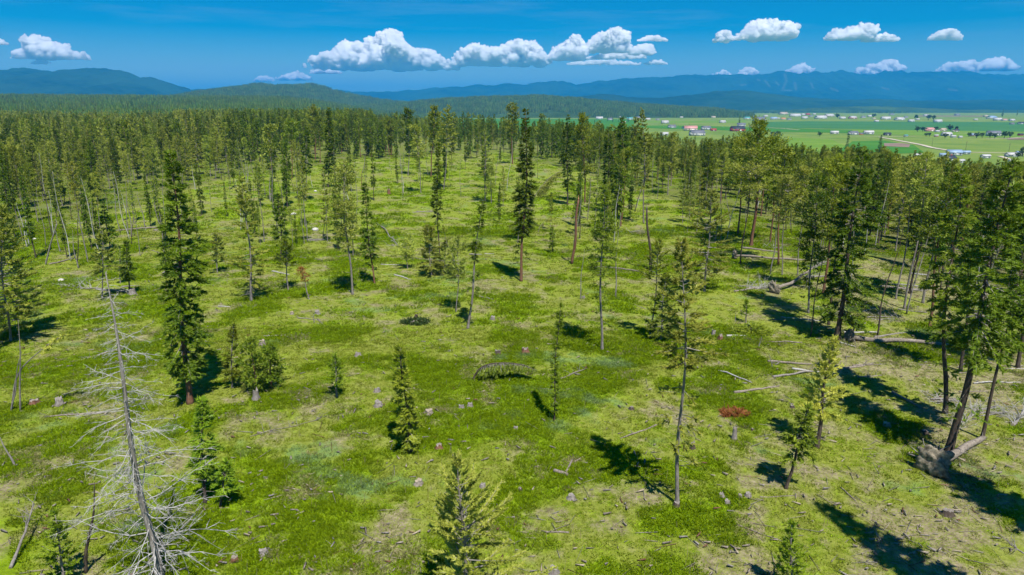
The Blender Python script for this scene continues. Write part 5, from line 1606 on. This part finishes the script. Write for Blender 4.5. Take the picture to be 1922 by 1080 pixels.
WALL, ROOF = {}, {}
for k, c in {'white': (.54, .535, .52), 'cream': (.66, .58, .44), 'grey': (.40, .40, .40), 'red': (.42, .05, .045), 'pink': (.62, .30, .27), 'dark': (.07, .07, .08), 'blue': (.20, .30, .46), 'tan': (.50, .41, .30), 'orange': (.62, .27, .12), 'teal': (.10, .36, .36)}.items():
    WALL[k] = plain(k + "_siding", c, .7, .1, .5)
    ROOF[k] = plain(k + "_roofing", c, .5, .12, .4)
ROOF['grey'] = plain("slate_grey_roofing", (.16, .17, .20), .6, .15, .4)
ROOF['blue'] = plain("blue_steel_roofing", (.30, .42, .58), .4, .1, .4)
ROOF['dark'] = plain("charcoal_roofing", (.035, .04, .055), .6, .15, .4)
GLASS = plain("window_glass", (.05, .06, .08), .15, .1, .5)
TRIM = plain("white_trim", (.75, .75, .73), .6, .05, .5)

def house(px, py, wpx, label, wall='white', roof='grey', seed=0, group=None, kindname='house', ratio=.62, hfac=.26, pitch=.30, rz=None, cat='house'):
    r = np.random.default_rng(2000 + seed)
    b = vat(px, py + .6)
    L = wpx * 0.9 / F_PX * depth(b)
    L = max(L, 6.0); D = L * ratio; h = max(2.6, min(L * hfac, 5.5)); rh = D * pitch
    rz = r.uniform(-.35, .35) if rz is None else rz
    t = root(kindname, (b[0], b[1], -26), label, cat, group, rz)
    mb = MB()
    mb.box(-L / 2, L / 2, -D / 2, D / 2, -.3, h)
    for s in (-1, 1):
        mb.add([(s * L / 2, -D / 2, h), (s * L / 2, D / 2, h), (s * L / 2, 0, h + rh)], [(0, 1, 2)])
    link("wall", mb.build("wall", [WALL[wall]]), t)
    mb = MB(); o = .5; e = L / 2 + .5; k = rh / (D / 2)
    for s in (-1, 1):
        V = [(-e, s * (D / 2 + o), h - o * k + .05), (e, s * (D / 2 + o), h - o * k + .05), (e, 0, h + rh + .05), (-e, 0, h + rh + .05)]
        V += [(x, y, z + .2) for x, y, z in V]
        mb.add(V, None, [(0, 1, 2, 3), (7, 6, 5, 4), (0, 4, 5, 1), (1, 5, 6, 2), (3, 7, 4, 0), (2, 6, 7, 3)])
    rf = link("roof", mb.build("roof", [ROOF[roof]]), t)
    if L > 11 and kindname == 'house':
        mb = MB(); mb.box(L * .2, L * .2 + .9, -.45, .45, h + rh * .6, h + rh + .9); link("chimney", mb.build("chimney", [WALL['red']]), rf)
    if wpx >= 10:
        nw = 3 if wpx < 18 else 4
        for q in range(nw):
            x = -L / 2 + L * (q + .5) / nw
            dm = q == nw // 2
            w_, z0, z1 = (.55, 0, 2.1) if dm else (.75, h * .38, h * .75)
            if kindname == 'barn' and dm: w_, z1 = min(2.2, L * .1), min(h * .85, 3.4)
            mb = MB(); mb.box(x - w_, x + w_, -D / 2 - .08, -D / 2 - .03, z0, z1)
            part = link("door" if dm else "window", mb.build("door" if dm else "window", [TRIM if dm else GLASS]), t)
            if not dm:
                mb = MB()
                for (a0, a1, c0, c1) in ((-w_ - .12, -w_, z0 - .12, z1 + .12), (w_, w_ + .12, z0 - .12, z1 + .12), (-w_, w_, z0 - .12, z0), (-w_, w_, z1, z1 + .12)):
                    mb.box(x + a0, x + a1, -D / 2 - .12, -D / 2 - .02, c0, c1)
                link("frame", mb.build("frame", [TRIM]), part)
    return t

ROWG = "small buildings in the far row across the valley"
hs = [
 (1384, 246, 27, 'red barn with a wide charcoal roof, clear of the trees', 'red', 'dark', 'barn'), (1339, 245.5, 11, 'low bright red shed left of the charcoal roofed barn', 'red', 'red', 'barn'),
 (1325, 243.5, 18, 'greyish white house left of the red shed', 'white', 'grey', 'house'), (1296, 245, 26, 'long building with a pale pinkish roof at the left of the farms', 'cream', 'pink', 'barn'),
 (1308, 254.5, 29, 'large white house with a slate roof just over the treetops', 'white', 'grey', 'house'), (1261, 240, 15, 'white house with a grey roof between two treetops', 'white', 'grey', 'house'),
 (1284, 241, 8, 'small dark blue shed behind the long pinkish roof', 'blue', 'dark', 'shed'), (1248, 231.5, 14, 'white roofed farmhouse alone in the left pasture', 'white', 'white', 'house'),
 (1356, 230.5, 12, 'white roofed house alone in the upper pasture', 'white', 'white', 'house'), (1391, 237, 16, 'white house with grey roof under a lone dark spruce', 'white', 'grey', 'house'),
 (1411, 238, 10, 'dark blue grey house right of the lone spruce house', 'grey', 'dark', 'house'), (1216, 225, 9, 'cream house beside the tall olive pine top', 'cream', 'white', 'house'),
 (1234, 225.5, 8, 'tiny grey house right of the cream one', 'white', 'grey', 'house'), (1247, 254, 15, 'low white building half hidden by treetops at left', 'white', 'white', 'barn'),
 (1744, 246.5, 18, 'long building with the salmon red roof', 'pink', 'pink', 'barn'), (1759, 248, 8, 'small white shed right of the salmon roof', 'white', 'white', 'shed'),
 (1769, 246, 14, 'tan roofed open barn between shelter trees', 'tan', 'tan', 'barn'), (1793, 247.5, 13, 'dark roofed house right of the tallest round tree', 'cream', 'dark', 'house'),
 (1776, 255, 18, 'white building with a slanting roof below the salmon one', 'white', 'white', 'barn'), (1757, 256.5, 7, 'small pinkish shed left of the slanting white roof', 'pink', 'white', 'shed'),
 (1789, 258, 9, 'small white house right of the slanting white roof', 'white', 'white', 'house'), (1802, 259, 7, 'low white trailer like shed in the right farm', 'white', 'white', 'shed'),
 (1827, 255.5, 13, 'house with a blue roof and a pink side', 'pink', 'blue', 'house'), (1864, 255, 24, 'large grey roofed barn with pale walls among round trees', 'white', 'grey', 'barn'),
 (1601, 253, 18, 'grey roofed low stable left in the middle farm', 'white', 'grey', 'barn'), (1616, 253, 8, 'orange walled shed in the middle farm', 'orange', 'grey', 'shed'),
 (1630, 252, 18, 'broad white roofed barn of the middle farm', 'white', 'white', 'barn'), (1566, 251.5, 15, 'long white shed left of the middle farm', 'white', 'white', 'barn'),
 (1665, 254, 13, 'low black shed beside the track start', 'dark', 'dark', 'barn'), (1700, 256.5, 7, 'pale blue little shed alone above the track', 'white', 'teal', 'shed'),
 (1915, 254.5, 9, 'dark red shed at the right edge of the farms', 'red', 'dark', 'shed'), (1899, 233.5, 8, 'small grey house at the upper right', 'grey', 'grey', 'house'),
 (1916, 233, 11, 'dark grey roofed house at the upper right edge', 'white', 'dark', 'house'),
 (1790, 291.5, 26, 'long shed with a blue steel roof just over the right treetops', 'white', 'blue', 'barn'), (1812, 289.5, 15, 'shorter blue steel roof right of the long blue shed', 'white', 'blue', 'barn'),
 (1769, 294, 10, 'small blue roof left of the long blue shed', 'white', 'blue', 'shed'), (1780, 302, 26, 'large white house with a slate roof among the right treetops', 'white', 'dark', 'house'),
 (1803, 306, 12, 'white gable half hidden right of the large slate roof', 'white', 'white', 'house'), (1722, 295, 13, 'white greenhouse like roof in the near right pasture', 'white', 'white', 'shed'),
 (1897, 294, 20, 'white roofed house at the right above the treetops', 'white', 'white', 'house'), (1912, 290, 12, 'bluish roofed house at the right edge above the treetops', 'white', 'blue', 'house'),
 (1849, 297, 16, 'white long roof between blue sheds and the right edge', 'white', 'white', 'barn'), (1899, 306, 10, 'flat white shed near the lower short track', 'white', 'white', 'shed'),
 (1101, 220.5, 9, 'white house at the left end of the far row', 'white', 'white', 'house'), (1125, 223.5, 14, 'long white roofed house left in the far row', 'white', 'white', 'house'),
 (1145, 225, 10, 'greyish house behind dark conifers of the left far row', 'white', 'grey', 'house'), (1182, 224.5, 12, 'teal roofed shed left in the far row', 'white', 'teal', 'barn'), (1170, 231, 9, 'tan shed by the conifer pair left of the farms', 'tan', 'tan', 'shed'),
 (1470, 214.5, 17, 'long tan barn at the edge of the far dark woods', 'tan', 'tan', 'barn'), (1470, 224.5, 9, 'orange roofed house in the far row', 'cream', 'orange', 'house'), (1402, 223.5, 12, 'teal roofed barn in the far row', 'white', 'teal', 'barn'),
 (1391, 218.5, 13, 'tall white gable topping the far row', 'white', 'white', 'house'), (1425, 226, 24, 'long purplish grey shed in the far row', 'grey', 'grey', 'barn'), (1516, 215.5, 8, 'small red barn at the far woods edge', 'red', 'red', 'barn'),
 (1510, 222.5, 11, 'white steep gabled house in the far row', 'white', 'white', 'house'), (1540, 222.5, 22, 'longest white shed of the far row', 'white', 'white', 'barn'), (1556, 218.5, 18, 'long pale tan shed above the longest white one', 'tan', 'white', 'barn'),
 (1600, 222.5, 15, 'long pinkish shed in the far row', 'pink', 'white', 'barn'), (1710, 228.5, 11, 'brightest white house at the front of the far row', 'white', 'white', 'house'), (1760, 229.5, 14, 'white roofed house at the right end of the far row', 'white', 'white', 'house'),
 (1861, 222.5, 19, 'big light blue roofed hall far right', 'white', 'blue', 'barn'), (1872, 226, 14, 'white long house below the light blue hall', 'white', 'white', 'house'), (1688, 225.5, 18, 'long white house right in the far row', 'white', 'white', 'barn'), (1662, 224, 17, 'long white house middle in the far row', 'white', 'white', 'barn')]
for i, h in enumerate(hs):
    house(h[0], h[1], h[2], h[3], h[4], h[5], i, None, h[6], cat='barn' if h[6] == 'barn' else 'shed' if h[6] == 'shed' else 'house')
for i, (px, py, w, wl_, rf_) in enumerate([(1372, 220, 8, 'white', 'white'), (1382, 220, 6, 'white', 'grey'), (1452, 224, 13, 'white', 'blue'), (1461, 223, 6, 'white', 'white'), (1481, 225, 8, 'white', 'grey'), (1507, 216, 8, 'white', 'white'), (1528, 215, 6, 'white', 'white'),
        (1492, 218.4, 20, 'white', 'white'), (1293, 216.5, 9, 'white', 'white'), (1298, 216, 6, 'white', 'grey'), (1250, 218.5, 8, 'white', 'white'), (1279, 221, 6, 'white', 'white'), (1322, 220, 13, 'white', 'blue'), (1339, 221, 8, 'cream', 'tan'),
        (1581, 223, 11, 'white', 'white'), (1645, 228.5, 8, 'white', 'white'), (1673, 216, 9, 'grey', 'grey'), (1738, 218, 9, 'white', 'white'), (1850, 219, 8, 'tan', 'tan'), (1831, 225.5, 7, 'white', 'white'), (1796, 216.5, 10, 'grey', 'grey'), (1885, 226.5, 9, 'white', 'pink'), (1899, 227, 10, 'white', 'white'),
        (1155, 219, 8, 'white', 'grey'), (1162, 221, 7, 'white', 'white'), (1198, 222, 9, 'white', 'grey'), (1206, 219, 7, 'tan', 'white'), (1620, 221, 9, 'white', 'grey'), (1632, 219, 8, 'white', 'white'), (1640, 223.5, 7, 'cream', 'tan'), (1700, 221, 8, 'white', 'grey'), (1722, 225, 7, 'white', 'white'), (1437, 219, 8, 'white', 'white'), (1415, 220, 6, 'white', 'white'), (1522, 219, 7, 'white', 'grey'), (1573, 219, 6, 'cream', 'white')]):
    house(px, py, w, f"small {wl_} house, {rf_} roof, far valley row {landmark(px).replace('before', 'beyond')}", wl_, rf_, 100 + i, ROWG)

# broadleaf shelter trees and lone conifers of the valley
def round_tree_meshes(seed):
    r = np.random.default_rng(seed)
    tr = MB(); tr.tube([(0, 0, -.3), (0.1, 0, .2), (.15, .1, .42)], [.05, .035, .02], 6)
    for k in range(5):
        a = r.uniform(0, 6.28); tr.tube([(0.1, .05, .25 + .04 * k), (math.cos(a) * .3, math.sin(a) * .3, .5 + .05 * k)], [.02, .006], 4)
    cr = MB()
    for k in range(26):
        v = unit(r.normal(0, 1, 3)); c = v * [.36, .36, .33] * r.uniform(.35, 1) + [0, 0, .58]
        n = 18
        d = unit(r.normal(0, 1, (n, 3))); p = c + d * .11 * r.uniform(.5, 1.1, (n, 1))
        s = unit(np.cross(d, r.normal(0, 1, (n, 3)))) * .045; u = np.cross(d, s / .045) * .045
        V = np.stack([p - s, p + u, p + s, p - u], 1).reshape(-1, 3); i = np.arange(n) * 4
        cr.add(V, np.concatenate([np.stack([i, i + 1, i + 2], 1), np.stack([i, i + 2, i + 3], 1)]), None, 0, np.repeat(np.clip(r.uniform(.2, .8) + r.normal(0, .15, n), 0, 1), 4))
    return tr.build("trunk", [M['bark_dark']]), cr.build("crown", [M['leafy']])
RT = [round_tree_meshes(3000 + k) for k in range(3)]
for i, (px, py, w, lab) in enumerate([
        (1721, 248, 11, 'dark round tree at the left of the salmon roofed building'), (1732, 247.5, 9, 'smaller dark tree touching the salmon roofed building'), (1757, 246, 8, 'dark little tree behind the small white shed'),
        (1782, 246.5, 12, 'tallest round tree of the right farm'), (1795, 245.5, 8, 'dark tree behind the dark roofed house'), (1819, 257, 8, 'dark narrow tree left of the blue roofed house'), (1833, 259.5, 11, 'round tree right below the blue roofed house'),
        (1842, 259.5, 10, 'bush between the blue roofed house and the big barn'), (1858, 260, 11, 'tree before the left wall of the big grey barn'), (1868, 260, 10, 'tree before the right wall of the big grey barn'),
        (1884, 260, 13, 'left round tree of the pair right of the big barn'), (1894, 259.5, 12, 'right round tree of the pair right of the big barn'), (1774, 260, 10, 'light green shrub below the slanting white roof'),
        (1450, 260, 12, 'left half of the dark bush pair in the pasture'), (1460, 260.5, 14, 'right half of the dark bush pair in the pasture'), (1538, 256.5, 9, 'lone dark round bush in the pasture'),
        (1743, 226, 10, 'round tree in the far row right of middle'), (1752, 226, 9, 'second round tree in the far row beside the larger'), (1571, 222.5, 9, 'dark tree between pale sheds of the far row'), (1719, 225, 9, 'tree over the brightest white house of the far row'),
        (1640, 221.5, 8, 'dark tree in the middle of the far row'), (1738, 256.5, 7, 'low hedge bush by the pale blue shed'), (1744, 256.6, 7, 'right end of the low hedge by the pale blue shed'), (1920, 294, 18, 'large dark tree at the right edge by the bluish roof'), (1911, 297, 12, 'smaller dark tree left of the large one at the right edge')]):
    b = vat(px, py); S = w / F_PX * depth(b) / .8
    t = place_tree("round_tree", RT[i % 3], (b[0], b[1], -26), lab, "tree", "shelter trees of the valley farms", i * 1.7, (S, S, S * .9))
for i, (px, py, hpx, lab) in enumerate([(1387.5, 233, 15, 'lone dark spruce standing behind a white valley house'), (1140, 229, 11, 'left conifer of the three before the far left row'), (1150, 230, 9, 'middle conifer of the three before the far left row'), (1161, 230, 9, 'right conifer of the three before the far left row'),
        (1179, 230, 11, 'conifer by the teal roofed shed'), (1116, 239, 14, 'dark conifer in the green field, left of two'), (1128, 242, 14, 'dark conifer in the green field, right of two'), (1293, 241, 9, 'small conifer behind the long pinkish roof'),
        (1881, 220, 14, 'tall dark tree behind the light blue hall, left'), (1908, 219, 13, 'tall dark tree behind the light blue hall, right'), (1650, 292, 36, 'bluish dark spruce rising before the track start'), (1588, 290, 40, 'dark spruce on the slope left of the track start')]):
    b = vat(px, py); S = hpx / F_PX * depth(b) / 21.0
    place_tree("spruce_tree", LOW[i % 2][2], (b[0], b[1], -26), lab, "tree", "lone conifers of the valley", i * 1.3, (S * 1.2, S * 1.2, S))

# far woods behind the farms
def far_woods():
    P = []
    r = np.random.default_rng(8)
    for (x0, x1, y0, y1, n) in ((1200, 1500, 208.5, 212.5, 500), (1480, 1760, 206.0, 212.0, 900), (1760, 2000, 207.5, 210.5, 300), (640, 1240, 208, 219, 1500), (1230, 1480, 211, 213.5, 200), (1590, 1700, 211, 213, 80)):
        for _ in range(n):
            P.append(vat(r.uniform(x0, x1), r.uniform(y0, y1)))
    P = np.array(P)
    woods("valley_woods", P, .7, 1.1)
far_woods()

# utility poles along the track
for i, (px, py, h, lab) in enumerate([(1696, 264.5, 9, 'utility pole left of the track beside the pale blue shed'), (1749, 275, 12, 'utility pole in the middle of the dirt track'), (1812, 284, 13, 'utility pole at the lower right of the dirt track'), (1893, 287, 12, 'utility pole before the bluish roofed house')]):
    b = vat(px, py); t = root("utility_pole", b, lab, "utility pole", "utility poles by the dirt track")
    mb = MB(); mb.tube([(0, 0, -.5), (0, 0, h * .9)], [.17, .12], 7); link("post", mb.build("post", [M['bark_dark']]), t)
    mb = MB(); mb.box(-1.3, 1.3, -.2, -.08, h * .8, h * .8 + .18); link("crossarm", mb.build("crossarm", [M['bark_dark']]), t)
